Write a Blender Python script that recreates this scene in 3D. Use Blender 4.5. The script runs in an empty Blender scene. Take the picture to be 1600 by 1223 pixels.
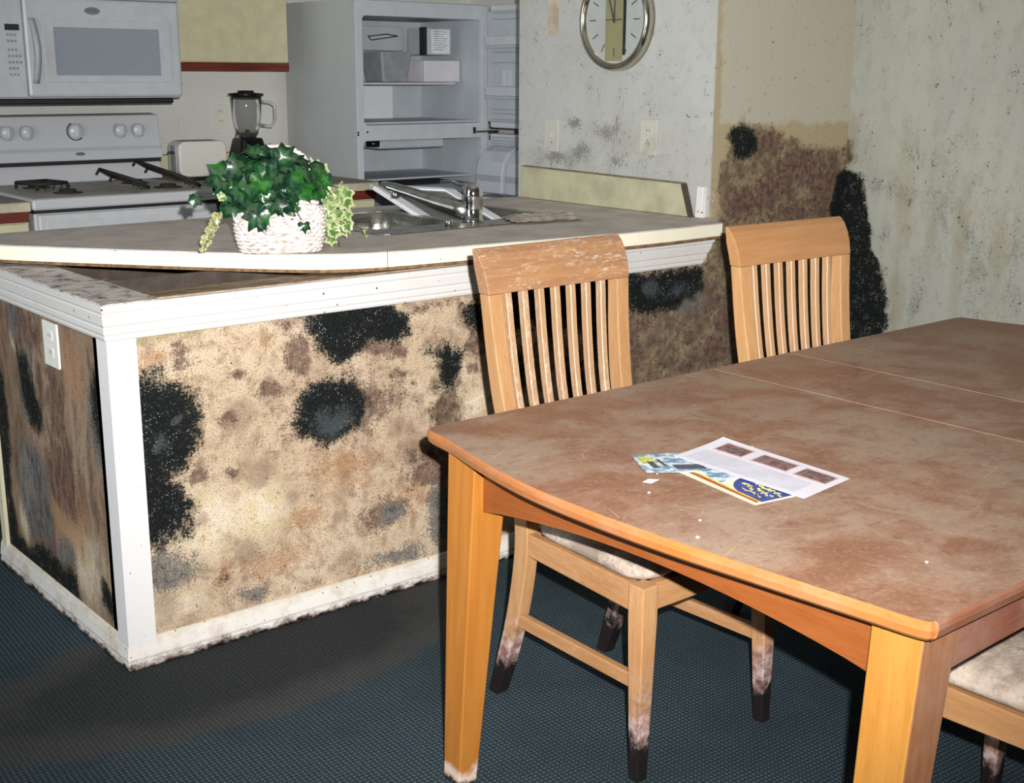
import bpy, bmesh, math, random
import numpy as np
from mathutils import Vector, Matrix
from mathutils.geometry import tessellate_polygon
import mathutils.noise as mnoise
random.seed(7); mnoise.seed_set(3)
PI = math.pi
C = bpy.context.scene.collection
scn = bpy.context.scene

# ---------------------------------------------------------------- camera
FPX, YAW, PITCH, ROLL = 1979.96, 0.6929055, 0.2457747, 0.0055246
CX, CY, CZ = -1.1295, -2.84004, 1.45
_f = np.array([math.sin(YAW)*math.cos(PITCH), math.cos(YAW)*math.cos(PITCH), -math.sin(PITCH)])
_r0 = np.array([math.cos(YAW), -math.sin(YAW), 0.0]); _u0 = np.cross(_r0, _f)
_r = math.cos(ROLL)*_r0 + math.sin(ROLL)*_u0
_u = -math.sin(ROLL)*_r0 + math.cos(ROLL)*_u0
cd = bpy.data.cameras.new('camera'); cam = bpy.data.objects.new('camera', cd); C.objects.link(cam)
cd.sensor_width = 36; cd.sensor_fit = 'HORIZONTAL'; cd.lens = FPX/1600*36; cd.clip_start = 0.05
M = Matrix(((_r[0], _u[0], -_f[0], CX), (_r[1], _u[1], -_f[1], CY), (_r[2], _u[2], -_f[2], CZ), (0, 0, 0, 1)))
cam.matrix_world = M
scn.camera = cam

def bp(px, py, axis, val):
    """where the sight line of a photo pixel meets the plane axis=val"""
    v = _f + _r*(px-800)/FPX + _u*(611.5-py)/FPX
    o = np.array([CX, CY, CZ]); t = (val-o[axis])/v[axis]
    return Vector(o+t*v)

# ---------------------------------------------------------------- light
w = bpy.data.worlds.new('world'); scn.world = w; w.use_nodes = True
w.node_tree.nodes['Background'].inputs[0].default_value = (0.75, 0.85, 1, 1)
w.node_tree.nodes['Background'].inputs[1].default_value = 0.05
# the camera's own flash, a little right of and above the lens
fl = bpy.data.lights.new('camera_flash', 'SPOT'); fo = bpy.data.objects.new('camera_flash', fl); C.objects.link(fo)
fl.energy = 900; fl.spot_size = math.radians(76); fl.spot_blend = 1.0; fl.shadow_soft_size = 0.012
fl.color = (1, 0.98, 0.96)
fo.matrix_world = M @ Matrix.Translation((0.06, 0.075, 0.0)) @ Matrix.Rotation(math.radians(4.5), 4, 'X')
# faint bluish fill added out of view, left of the kitchen; no window there
al = bpy.data.lights.new('fill_light', 'AREA'); ao = bpy.data.objects.new('fill_light', al); C.objects.link(ao)
al.shape = 'RECTANGLE'; al.size = 2.4; al.size_y = 1.6; al.energy = 46; al.color = (0.86, 0.93, 1.0)
ao.location = (-2.9, 0.6, 1.75); ao.rotation_euler = (0, math.radians(-90), 0)
scn.view_settings.view_transform = 'Standard'; scn.view_settings.look = 'None'
scn.view_settings.gamma = 1; scn.view_settings.use_curve_mapping = False
scn.view_settings.exposure = 0.0

# ---------------------------------------------------------------- materials
def lin(r, g, b, k=1.0):
    f = lambda c: ((c/255+0.055)/1.055)**2.4 if c/255 > 0.04045 else c/255/12.92
    return (f(r)*k, f(g)*k, f(b)*k, 1)

class NT:
    def __init__(s, name, rough=0.6, metal=0.0):
        s.m = bpy.data.materials.new(name); s.m.use_nodes = True
        s.t = s.m.node_tree; s.b = s.t.nodes['Principled BSDF']
        s.b.inputs['Roughness'].default_value = rough; s.b.inputs['Metallic'].default_value = metal
        s._co = None
    def n(s, kind): return s.t.nodes.new(kind)
    def put(s, sock, v):
        if isinstance(v, bpy.types.NodeSocket): s.t.links.new(v, sock)
        elif isinstance(v, (tuple, list)): sock.default_value = v
        else:
            try: sock.default_value = v
            except Exception: sock.default_value = (v, v, v, 1)
    def co(s):
        if s._co is None: s._co = s.n('ShaderNodeTexCoord').outputs['Object']
        return s._co
    def mapping(s, sc, loc=(0, 0, 0), rot=(0, 0, 0)):
        m = s.n('ShaderNodeMapping'); s.t.links.new(s.co(), m.inputs[0])
        m.inputs['Scale'].default_value = sc; m.inputs['Location'].default_value = loc; m.inputs['Rotation'].default_value = rot
        return m.outputs[0]
    def noise(s, scale, detail=4, rough=0.6, vec=None, dist=0.0):
        x = s.n('ShaderNodeTexNoise'); x.inputs['Scale'].default_value = scale
        x.inputs['Detail'].default_value = detail; x.inputs['Roughness'].default_value = rough
        x.inputs['Distortion'].default_value = dist
        s.t.links.new(vec if vec is not None else s.co(), x.inputs['Vector']); return x.outputs['Fac']
    def vor(s, scale, vec=None, rand=1.0):
        x = s.n('ShaderNodeTexVoronoi'); x.inputs['Scale'].default_value = scale; x.inputs['Randomness'].default_value = rand
        s.t.links.new(vec if vec is not None else s.co(), x.inputs['Vector']); return x.outputs['Distance']
    def math(s, op, a, b=0.0, c=0.0):
        x = s.n('ShaderNodeMath'); x.operation = op
        s.put(x.inputs[0], a); s.put(x.inputs[1], b); s.put(x.inputs[2], c); return x.outputs[0]
    def ss(s, v, a, b, lo=0.0, hi=1.0):
        x = s.n('ShaderNodeMapRange'); x.interpolation_type = 'SMOOTHSTEP'
        s.put(x.inputs[0], v); x.inputs[1].default_value = a; x.inputs[2].default_value = b
        x.inputs[3].default_value = lo; x.inputs[4].default_value = hi; return x.outputs[0]
    def mix(s, f, a, b, mode='MIX'):
        x = s.n('ShaderNodeMix'); x.data_type = 'RGBA'; x.blend_type = mode; x.clamp_factor = True
        s.put(x.inputs[0], f); s.put(x.inputs[6], a); s.put(x.inputs[7], b); return x.outputs[2]
    def attr(s, name):
        x = s.n('ShaderNodeAttribute'); x.attribute_name = name; return x.outputs['Fac']
    def sep(s):
        x = s.n('ShaderNodeSeparateXYZ'); s.t.links.new(s.co(), x.inputs[0]); return x.outputs
    def col(s, v): s.put(s.b.inputs['Base Color'], v)
    def bump(s, h, strength=0.3, dist=0.01):
        x = s.n('ShaderNodeBump'); x.inputs['Strength'].default_value = strength; x.inputs['Distance'].default_value = dist
        s.t.links.new(h, x.inputs['Height']); s.t.links.new(x.outputs[0], s.b.inputs['Normal'])

def plain(name, rgb, rough=0.5, metal=0.0, var=0.12, scale=18, k=1.0, dirt=None):
    t = NT(name, rough, metal)
    c = lin(*rgb, k)
    n = t.noise(scale, 5)
    cc = t.mix(t.ss(n, 0.3, 0.7), tuple(x*(1-var) for x in c[:3])+(1,), tuple(min(1, x*(1+var)) for x in c[:3])+(1,))
    if dirt:
        d = t.ss(t.noise(dirt[1], 7, 0.7), dirt[2], dirt[2]+0.1); cc = t.mix(d, cc, lin(*dirt[0]))
    t.col(cc); return t.m

def specked(name, rgb, rough=0.45, spec=(40, 34, 28), amount=0.085, k=1.0, mott=(150, 145, 135), mk=0.25):
    """painted or enamelled surface, peppered with small dark mould flecks"""
    t = NT(name, rough)
    base = t.mix(t.math('MULTIPLY', t.ss(t.noise(5, 6, 0.65), 0.45, 0.75), mk), lin(*rgb, k), lin(*mott, k))
    v = t.vor(38); keep = t.ss(t.noise(9, 2), 0.42, 0.6)
    f = t.math('MULTIPLY', t.ss(v, amount*1.3, amount*0.8), keep)
    t.col(t.mix(f, base, lin(*spec))); t.bump(t.noise(120, 3), 0.05); return t.m

def wood(name, c1, c2, rough=0.42, axis='Z', scr=0.0, foot=False, dust=0.0, k=1.0):
    t = NT(name, rough)
    sc = {'Z': (30, 30, 2.2), 'X': (2.2, 30, 30), 'Y': (30, 2.2, 30)}[axis]
    g = t.noise(1.6, 6, 0.65, t.mapping(sc), 0.6)
    fine = t.noise(6, 4, 0.7, t.mapping(tuple(v*1.6 for v in sc)))
    c = t.mix(t.ss(g, 0.3, 0.72), lin(*c1, k), lin(*c2, k))
    c = t.mix(t.math('MULTIPLY', t.ss(fine, 0.45, 0.8), 0.35), c, lin(*[v*0.72 for v in c1], k))
    if scr:
        s2 = t.noise(5.0, 9, 0.85, t.mapping(tuple(v**.5*5 for v in sc), (3, 1, 7)))
        zone = t.ss(t.noise(4.5, 2, 0.5), 0.42, 0.62)
        c = t.mix(t.math('MULTIPLY', t.math('MULTIPLY', t.ss(s2, 0.50, 0.62), zone), scr), c, lin(205, 192, 180))
    if dust:
        c = t.mix(t.math('MULTIPLY', t.ss(t.noise(7, 7, 0.7), 0.35, 0.75), dust), c, lin(165, 140, 130))
    if foot:
        z = t.sep()[2]
        e = t.math('ADD', z, t.math('MULTIPLY', t.math('SUBTRACT', t.noise(9, 6, 0.7), 0.5), 0.34))
        c = t.mix(t.ss(e, 0.24, 0.13), c, t.mix(t.ss(t.noise(40, 5), 0.35, 0.7), lin(120, 85, 75), lin(190, 170, 165)))
        c = t.mix(t.ss(e, 0.13, 0.07), c, lin(26, 20, 20))
    t.col(c); t.bump(fine, 0.08); return t.m

def mould_wall(name, base, alt, spot, mottle=0.5, fleck=0.35, k=1.0, rough=0.85, kt=0.8, kg=0.85, streak=1.0, colony=0.0):
    """mould growth: layers of stain driven by the wall's own stain attributes and several noises"""
    t = NT(name, rough); M_ = lambda a, b: t.math('MULTIPLY', a, b)
    t.b.inputs['Specular IOR Level'].default_value = 0.15
    vec = t.mapping((1, 1, streak))
    n1 = t.noise(3.2, 6, 0.6, vec); n2 = t.noise(13, 7, 0.7, vec, 0.4); n3 = t.noise(46, 6, 0.75, vec); n4 = t.noise(170, 3, 0.7); n5 = t.noise(330, 2, 0.7)
    grit = t.math('ADD', M_(n4, .5), M_(n5, .5))
    v4 = t.vor(150)
    c = t.mix(t.ss(n1, 0.35, 0.65), lin(*base, k), lin(*alt, k))
    c = t.mix(M_(t.ss(n2, 0.42, 0.68), mottle), c, lin(*spot, k))
    n6 = t.noise(26, 6, .75, vec); c = t.mix(M_(t.ss(n6, 0.50, 0.66), mottle*.6), c, lin(*[v*.78 for v in spot], k))
    jit = lambda a, w2, w3, w4: t.math('ADD', t.math('ADD', t.math('ADD', a, M_(t.math('SUBTRACT', n2, 0.5), w2)),
            M_(t.math('SUBTRACT', n3, 0.5), w3)), M_(t.math('SUBTRACT', n4, 0.5), w4))
    a = t.attr
    c = t.mix(M_(t.ss(jit(a('pale'), 1.1, 1.4, .8), 0.3, 0.95), 0.8), c, t.mix(t.ss(n2, .4, .6), lin(226, 212, 192, k), lin(212, 196, 158, k)))
    c = t.mix(M_(t.ss(jit(a('rust'), 1.2, 1.5, 1.2), 0.4, 0.95), 0.6), c, lin(170, 128, 92, k))
    if colony:
        for sc, off, rad in ((6.5, 0, .30), (11, 5, .26), (19, 9, .24)):
            v = t.vor(sc, t.mapping((1, 1, 1), (off, off, off))); on = t.ss(t.noise(2.6, 2, .5, t.mapping((1, 1, 1), (off*3+1, 0, off))), .44, .60)
            d = t.math('ADD', v, M_(t.math('SUBTRACT', n3, .5), .45))
            c = t.mix(M_(M_(t.ss(t.math('ADD', d, M_(t.math('SUBTRACT', n4, .5), .35)), rad+.06, rad-.12), on), colony), c, lin(122, 98, 82, k))
    c = t.mix(t.ss(jit(a('paint'), .1, .1, .1), 0.4, 0.6), c, lin(176, 170, 154, k))
    c = t.mix(M_(t.ss(jit(a('tan'), .6, .6, .4), 0.3, 0.8), kt), c, lin(160, 146, 112, k))
    dk = t.mix(t.ss(n2, 0.35, 0.65), lin(84, 70, 58, k), lin(148, 130, 104, k))
    dk = t.mix(M_(t.ss(n3, 0.42, 0.62), 0.75), dk, lin(70, 56, 50, k))
    c = t.mix(M_(t.ss(jit(a('murk'), 1.0, .9, .5), 0.3, 0.75), 0.92), c, dk)
    c = t.mix(M_(t.ss(jit(a('brown'), .8, 1.3, 1.4), 0.36, 0.92), 0.85), c, t.mix(t.ss(n3, .4, .62), lin(118, 92, 80, k), lin(72, 56, 52, k)))
    gf = M_(t.ss(jit(a('grey'), .9, 1.7, 2.2), 0.38, 0.85), kg)
    c = t.mix(gf, c, t.mix(t.ss(n3, .38, .6), lin(50, 54, 56, k), lin(124, 124, 122, k)))
    # grit of separate spore dots over everything but black
    c = t.mix(M_(t.ss(grit, 0.50, 0.60), t.math('SUBTRACT', fleck, M_(t.ss(a('paint'), .3, .8), fleck))), c, lin(*[v*0.42 for v in spot], k))
    c = t.mix(M_(t.ss(t.math('ADD', M_(n3, .5), M_(n5, .5)), 0.52, 0.62), t.math('SUBTRACT', fleck, M_(t.ss(a('paint'), .3, .8), fleck))), c, lin(*[v*0.5 for v in spot], k))
    c = t.mix(M_(t.ss(jit(a('black'), .7, .9, 1.0), 0.10, 0.55), .7), c, t.mix(t.ss(n3, .4, .6), lin(70, 62, 50, k), lin(104, 92, 74, k)))
    blk = t.ss(jit(a('black'), 1.0, 2.6, 1.8), 0.42, 0.62)
    bc = t.mix(t.ss(n3, 0.52, 0.72), lin(15, 19, 19), lin(58, 62, 58))
    bc = t.mix(M_(t.ss(n4, .5, .68), .5), bc, lin(50, 54, 52))
    sp = M_(t.ss(v4, 0.24, 0.12), t.ss(t.noise(20, 2), 0.47, 0.6))
    bc = t.mix(sp, bc, lin(160, 165, 162))
    c = t.mix(blk, c, bc)
    c = t.mix(M_(t.ss(jit(a('haze'), .8, 1.6, 1.8), 0.35, 1.0), 0.6), c, lin(74, 80, 82))
    fk = M_(t.ss(t.vor(34), 0.09, 0.06), t.ss(t.noise(7, 2), 0.45 if k == 1 else .54, 0.6 if k == 1 else .66))
    c = t.mix(fk, c, lin(40, 32, 26))
    t.col(c)
    h = t.math('ADD', M_(n3, 0.6), M_(blk, 0.4))
    t.bump(h, 0.35, 0.006); return t.m

# ---------------------------------------------------------------- mesh helpers
def link(name, me, mat=None, parent=None):
    o = bpy.data.objects.new(name, me); C.objects.link(o)
    if mat is not None:
        for m in (mat if isinstance(mat, (list, tuple)) else [mat]): me.materials.append(m)
    if parent: o.parent = parent
    return o
def finish(name, bm, mat, parent=None, smooth=False, bevel=0.0, seg=2):
    bmesh.ops.recalc_face_normals(bm, faces=bm.faces)
    me = bpy.data.meshes.new(name); bm.to_mesh(me); bm.free()
    if smooth:
        for p in me.polygons: p.use_smooth = True
    o = link(name, me, mat, parent)
    if bevel:
        b = o.modifiers.new('bevel', 'BEVEL'); b.width = bevel; b.segments = seg; b.limit_method = 'ANGLE'; b.angle_limit = math.radians(35)
    return o
def tag(o, label, cat, group=None):
    o['label'] = label; o['category'] = cat
    if group: o['group'] = group
    return o
def thing(name, label, cat, loc=(0, 0, 0), rz=0.0, group=None):
    o = bpy.data.objects.new(name, None); C.objects.link(o); o.empty_display_size = 0.05
    o.location = loc; o.rotation_euler = (0, 0, rz); return tag(o, label, cat, group)
def struct(o): o['kind'] = 'structure'; return o

def add_box(bm, x0, x1, y0, y1, z0, z1, mi=0):
    v = [bm.verts.new(p) for p in ((x0, y0, z0), (x1, y0, z0), (x1, y1, z0), (x0, y1, z0), (x0, y0, z1), (x1, y0, z1), (x1, y1, z1), (x0, y1, z1))]
    for f in ((0, 3, 2, 1), (4, 5, 6, 7), (0, 1, 5, 4), (1, 2, 6, 5), (2, 3, 7, 6), (3, 0, 4, 7)):
        bm.faces.new([v[i] for i in f]).material_index = mi
def box(name, x0, x1, y0, y1, z0, z1, mat, parent=None, bevel=0.0, seg=2):
    bm = bmesh.new(); add_box(bm, x0, x1, y0, y1, z0, z1); return finish(name, bm, mat, parent, False, bevel, seg)
def add_loft(bm, rings, cap=True, closed=True):
    R = [[bm.verts.new(p) for p in r] for r in rings]
    n = len(R[0])
    for a, b in zip(R, R[1:]):
        for i in range(n if closed else n-1):
            j = (i+1) % n
            bm.faces.new((a[i], a[j], b[j], b[i]))
    if cap and closed:
        bm.faces.new(R[0][::-1]); bm.faces.new(R[-1])
    return R
def add_tube(bm, pts, r, n=10, cap=True):
    pts = [Vector(p) for p in pts]; rings = []; up = None
    for i, p in enumerate(pts):
        d = (pts[min(i+1, len(pts)-1)]-pts[max(i-1, 0)]).normalized()
        if up is None: up = Vector((0, 0, 1)) if abs(d.z) < 0.9 else Vector((1, 0, 0))
        s = d.cross(up).normalized(); up = s.cross(d).normalized()
        rr = r[i] if isinstance(r, (list, tuple)) else r
        rings.append([p+rr*(math.cos(2*PI*k/n)*s+math.sin(2*PI*k/n)*up) for k in range(n)])
    return add_loft(bm, rings, cap)
def tube(name, pts, r, mat, parent=None, n=10):
    bm = bmesh.new(); add_tube(bm, pts, r, n); return finish(name, bm, mat, parent, True)
def add_lathe(bm, prof, n=32, c=(0, 0, 0)):
    rings = [[(c[0]+r*math.cos(2*PI*k/n), c[1]+r*math.sin(2*PI*k/n), c[2]+z) for k in range(n)] for r, z in prof]
    return add_loft(bm, rings, True)
def lathe(name, prof, mat, parent=None, n=32, c=(0, 0, 0), smooth=True):
    bm = bmesh.new(); add_lathe(bm, prof, n, c); o = finish(name, bm, mat, parent, smooth)
    return o
def prism(name, pts, z0, z1, mat, parent=None, bevel=0.0, axis='z', holes=None, seg=2):
    """extrude a polygon (with optional holes). axis x: pts are (y,z) from x=z0..z1; axis y: pts are (x,z)"""
    def P(p, h): return {'z': (p[0], p[1], h), 'x': (h, p[0], p[1]), 'y': (p[0], h, p[1])}[axis]
    loops = [list(pts)]+[list(h) for h in (holes or [])]
    bm = bmesh.new(); flat = [p for l in loops for p in l]
    lo = [bm.verts.new(P(p, z0)) for p in flat]; hi = [bm.verts.new(P(p, z1)) for p in flat]
    if holes:
        for tri in tessellate_polygon([[Vector((p[0], p[1], 0)) for p in l] for l in loops]):
            bm.faces.new([lo[i] for i in tri][::-1]); bm.faces.new([hi[i] for i in tri])
    else:
        bm.faces.new(lo[::-1]); bm.faces.new(hi)
    k = 0
    for l in loops:
        n = len(l)
        for i in range(n):
            a, b = k+i, k+(i+1) % n
            bm.faces.new((lo[a], lo[b], hi[b], hi[a]))
        k += n
    return finish(name, bm, mat, parent, False, bevel, seg)
def catmull(pts, n=8):
    P = [Vector(p) for p in pts]; P = [P[0]*2-P[1]]+P+[P[-1]*2-P[-2]]; out = []
    for i in range(1, len(P)-2):
        for k in range(n):
            t = k/n; a, b, c, d = P[i-1:i+3]
            out.append(0.5*((2*b)+(c-a)*t+(2*a-5*b+4*c-d)*t*t+(3*b-a-3*c+d)*t**3))
    out.append(P[-2]); return out
def rrect(cx, cy, w, h, r, n=5):
    out = []
    for qx, qy, a0 in ((1, 1, 0), (-1, 1, 90), (-1, -1, 180), (1, -1, 270)):
        for k in range(n+1):
            a = math.radians(a0+90*k/n)
            out.append((cx+qx*(w/2-r)+r*math.cos(a), cy+qy*(h/2-r)+r*math.sin(a)))
    return out

# ---------------------------------------------------------------- stain painting
def sd_poly(U, V, poly):
    d = np.full(U.shape, 1e9); ins = np.zeros(U.shape, bool); n = len(poly)
    for i in range(n):
        ax, ay = poly[i]; bx, by = poly[(i+1) % n]
        ex, ey = bx-ax, by-ay; wx, wy = U-ax, V-ay
        t = np.clip((wx*ex+wy*ey)/(ex*ex+ey*ey+1e-12), 0, 1)
        d = np.minimum(d, np.hypot(wx-ex*t, wy-ey*t))
        c = ((ay > V) != (by > V)) & (U < (bx-ax)*(V-ay)/((by-ay) if by != ay else 1e-9)+ax)
        ins ^= c
    return np.where(ins, d, -d)
ALL = ('paint', 'tan', 'pale', 'rust', 'murk', 'brown', 'grey', 'black', 'haze')
def paint(o, axis, val, spec):
    me = o.data; n = len(me.vertices); co = np.empty(n*3); me.vertices.foreach_get('co', co); co = co.reshape(-1, 3)
    ua = 1 if axis == 0 else 0
    U, V = co[:, ua].copy(), co[:, 2].copy()
    W1 = np.array([tuple(mnoise.noise_vector(Vector(p)*9.0))[:2] for p in co]); W2 = np.array([tuple(mnoise.noise_vector(Vector(p)*27.0+Vector((5, 5, 5))))[:2] for p in co])
    wp = spec.get('warp', 1.0); U += wp*(W1[:, 0]*0.022+W2[:, 0]*0.012); V += wp*(W1[:, 1]*0.022+W2[:, 1]*0.012)
    def uv(p): q = bp(p[0], p[1], axis, val); return (q[ua], q[2])
    for name in ALL:
        val_ = np.zeros(n)
        for s in spec.get(name, []):
            if s[0] == 'p':
                m = 0.5+sd_poly(U, V, [uv(p) for p in s[1]])/s[2]
            elif s[0] == 'w':
                m = 0.5+sd_poly(U, V, s[1])/s[2]
            else:
                cx, cy, rx, ry = s[1:5]; soft = s[5] if len(s) > 5 else 0.03
                c = uv((cx, cy)); a = uv((cx+rx, cy)); b = uv((cx, cy+ry))
                RX = abs(a[0]-c[0])+1e-4; RY = abs(b[1]-c[1])+1e-4
                m = 0.5+(1-np.hypot((U-c[0])/RX, (V-c[1])/RY))*min(RX, RY)/soft
            k = s[-1] if isinstance(s[-1], str) else None
            val_ = np.maximum(val_, np.clip(m, 0, 1))
        at = me.attributes.new(name, 'FLOAT', 'POINT'); at.data.foreach_set('value', val_.astype(np.float32))
def grid_wall(name, axis, val, u0, u1, v0, v1, step, back, mat, cut=None, bu=0.0):
    """wall slab whose visible face is a fine grid at axis=val, thickness towards 'back'. cut=(ulim,vlim): leave out u<ulim above vlim"""
    nu = max(1, round((u1-u0)/step)); nv = max(1, round((v1-v0)/step))
    us = np.linspace(u0, u1, nu+1); vs = np.linspace(v0, v1, nv+1)
    P = (lambda u, v, a: (a, u, v)) if axis == 0 else (lambda u, v, a: (u, a, v))
    verts = [P(u, v, val) for v in vs for u in us]; faces = []
    for j in range(nv):
        for i in range(nu):
            if cut and us[i]+step/2 < cut[0] and vs[j]+step/2 > cut[1]: continue
            a = j*(nu+1)+i; faces.append((a, a+1, a+nu+2, a+nu+1))
    def bx(ua, ub, va, vb):
        k = len(verts); a = val+math.copysign(0.0015, back-val)
        for aa in (a, back):
            verts.extend([P(ua, va, aa), P(ub, va, aa), P(ub, vb, aa), P(ua, vb, aa)])
        for f in ((0, 1, 2, 3), (7, 6, 5, 4), (0, 4, 5, 1), (1, 5, 6, 2), (2, 6, 7, 3), (3, 7, 4, 0)): faces.append(tuple(k+i for i in f))
    if cut: bx(u0, cut[0], v0, cut[1]); bx(cut[0], u1, v0, v1)
    else: bx(u0+bu, u1, v0, v1)
    me = bpy.data.meshes.new(name); me.from_pydata(verts, [], faces); me.update()
    return struct(link(name, me, mat))

# ================================================================= ROOM
def carpet_mat():
    t = NT('carpet', 0.95); t.b.inputs['Specular IOR Level'].default_value = 0.05
    wv = []
    for ax in ('X', 'Y'):
        x = t.n('ShaderNodeTexWave'); x.bands_direction = ax; x.inputs['Scale'].default_value = 27
        x.inputs['Distortion'].default_value = 0.6; x.inputs['Detail'].default_value = 1
        t.t.links.new(t.mapping((1, 1, 1), (0, 0, 0), (0, 0, 0.06)), x.inputs['Vector']); wv.append(x.outputs['Fac'])
    g = t.math('MULTIPLY', wv[0], wv[1]); n = t.noise(160, 4, 0.8); big = t.noise(2.2, 4)
    g = t.math('ADD', t.math('MULTIPLY', g, 0.5), t.math('MULTIPLY', n, 0.7))
    c = t.mix(t.ss(g, 0.3, 0.85), lin(40, 50, 56), lin(80, 96, 104))
    c = t.mix(t.math('MULTIPLY', t.ss(n, 0.5, 0.7), 0.5), c, lin(78, 96, 98))
    c = t.mix(t.math('MULTIPLY', t.ss(big, 0.4, 0.7), 0.45), c, lin(38, 47, 52))
    s = t.sep()
    # tide mark where the water ran out from under the half wall
    dx = t.math('SUBTRACT', s[0], 0.25); dy = t.math('MULTIPLY', t.math('ADD', s[1], 0.1), 1.75)
    dx = t.math('MULTIPLY', dx, 0.75)
    d = t.math('SQRT', t.math('ADD', t.math('MULTIPLY', dx, dx), t.math('MULTIPLY', dy, dy)))
    d = t.math('ADD', d, t.math('MULTIPLY', t.math('SUBTRACT', t.noise(4, 5), 0.5), 0.35))
    wet = t.ss(d, 0.68, 0.32)
    c = t.mix(t.math('MULTIPLY', wet, 0.7), c, t.mix(t.ss(n, .3, .8), lin(32, 32, 32), lin(66, 64, 60)))
    ring = t.math('MULTIPLY', t.ss(d, 0.62, 0.52), t.ss(d, 0.34, 0.48))
    c = t.mix(t.math('MULTIPLY', ring, 0.22), c, lin(92, 80, 72))
    t.col(c); t.bump(g, 0.6, 0.004); return t.m
M_carpet = carpet_mat()
M_paint = specked('cream_wall_paint', (196, 198, 186), 0.75, mott=(178, 178, 160))
M_ceiling = plain('ceiling_white', (215, 215, 208), 0.9)
struct(box('floor', -3.0, 3.6, -4.4, 3.25, -0.06, 0.0, M_carpet))
struct(box('ceiling', -3.0, 3.6, -4.4, 3.25, 2.5, 2.56, M_ceiling))
struct(box('wall_back', -3.0, 3.6, -4.5, -4.4, 0, 2.5, M_paint))
struct(box('wall_left', -3.1, -3.0, -4.4, 3.25, 0, 2.5, M_paint))
M_kitchen = specked('kitchen_wall_paint', (212, 211, 206), 0.7, mott=(200, 196, 172))
struct(box('wall_kitchen_back', -3.0, 3.6, 3.13, 3.25, 0, 2.5, M_kitchen))
struct(box('wall_kitchen_right', 3.5, 3.6, 0.0, 3.13, 0, 2.5, M_kitchen))

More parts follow.
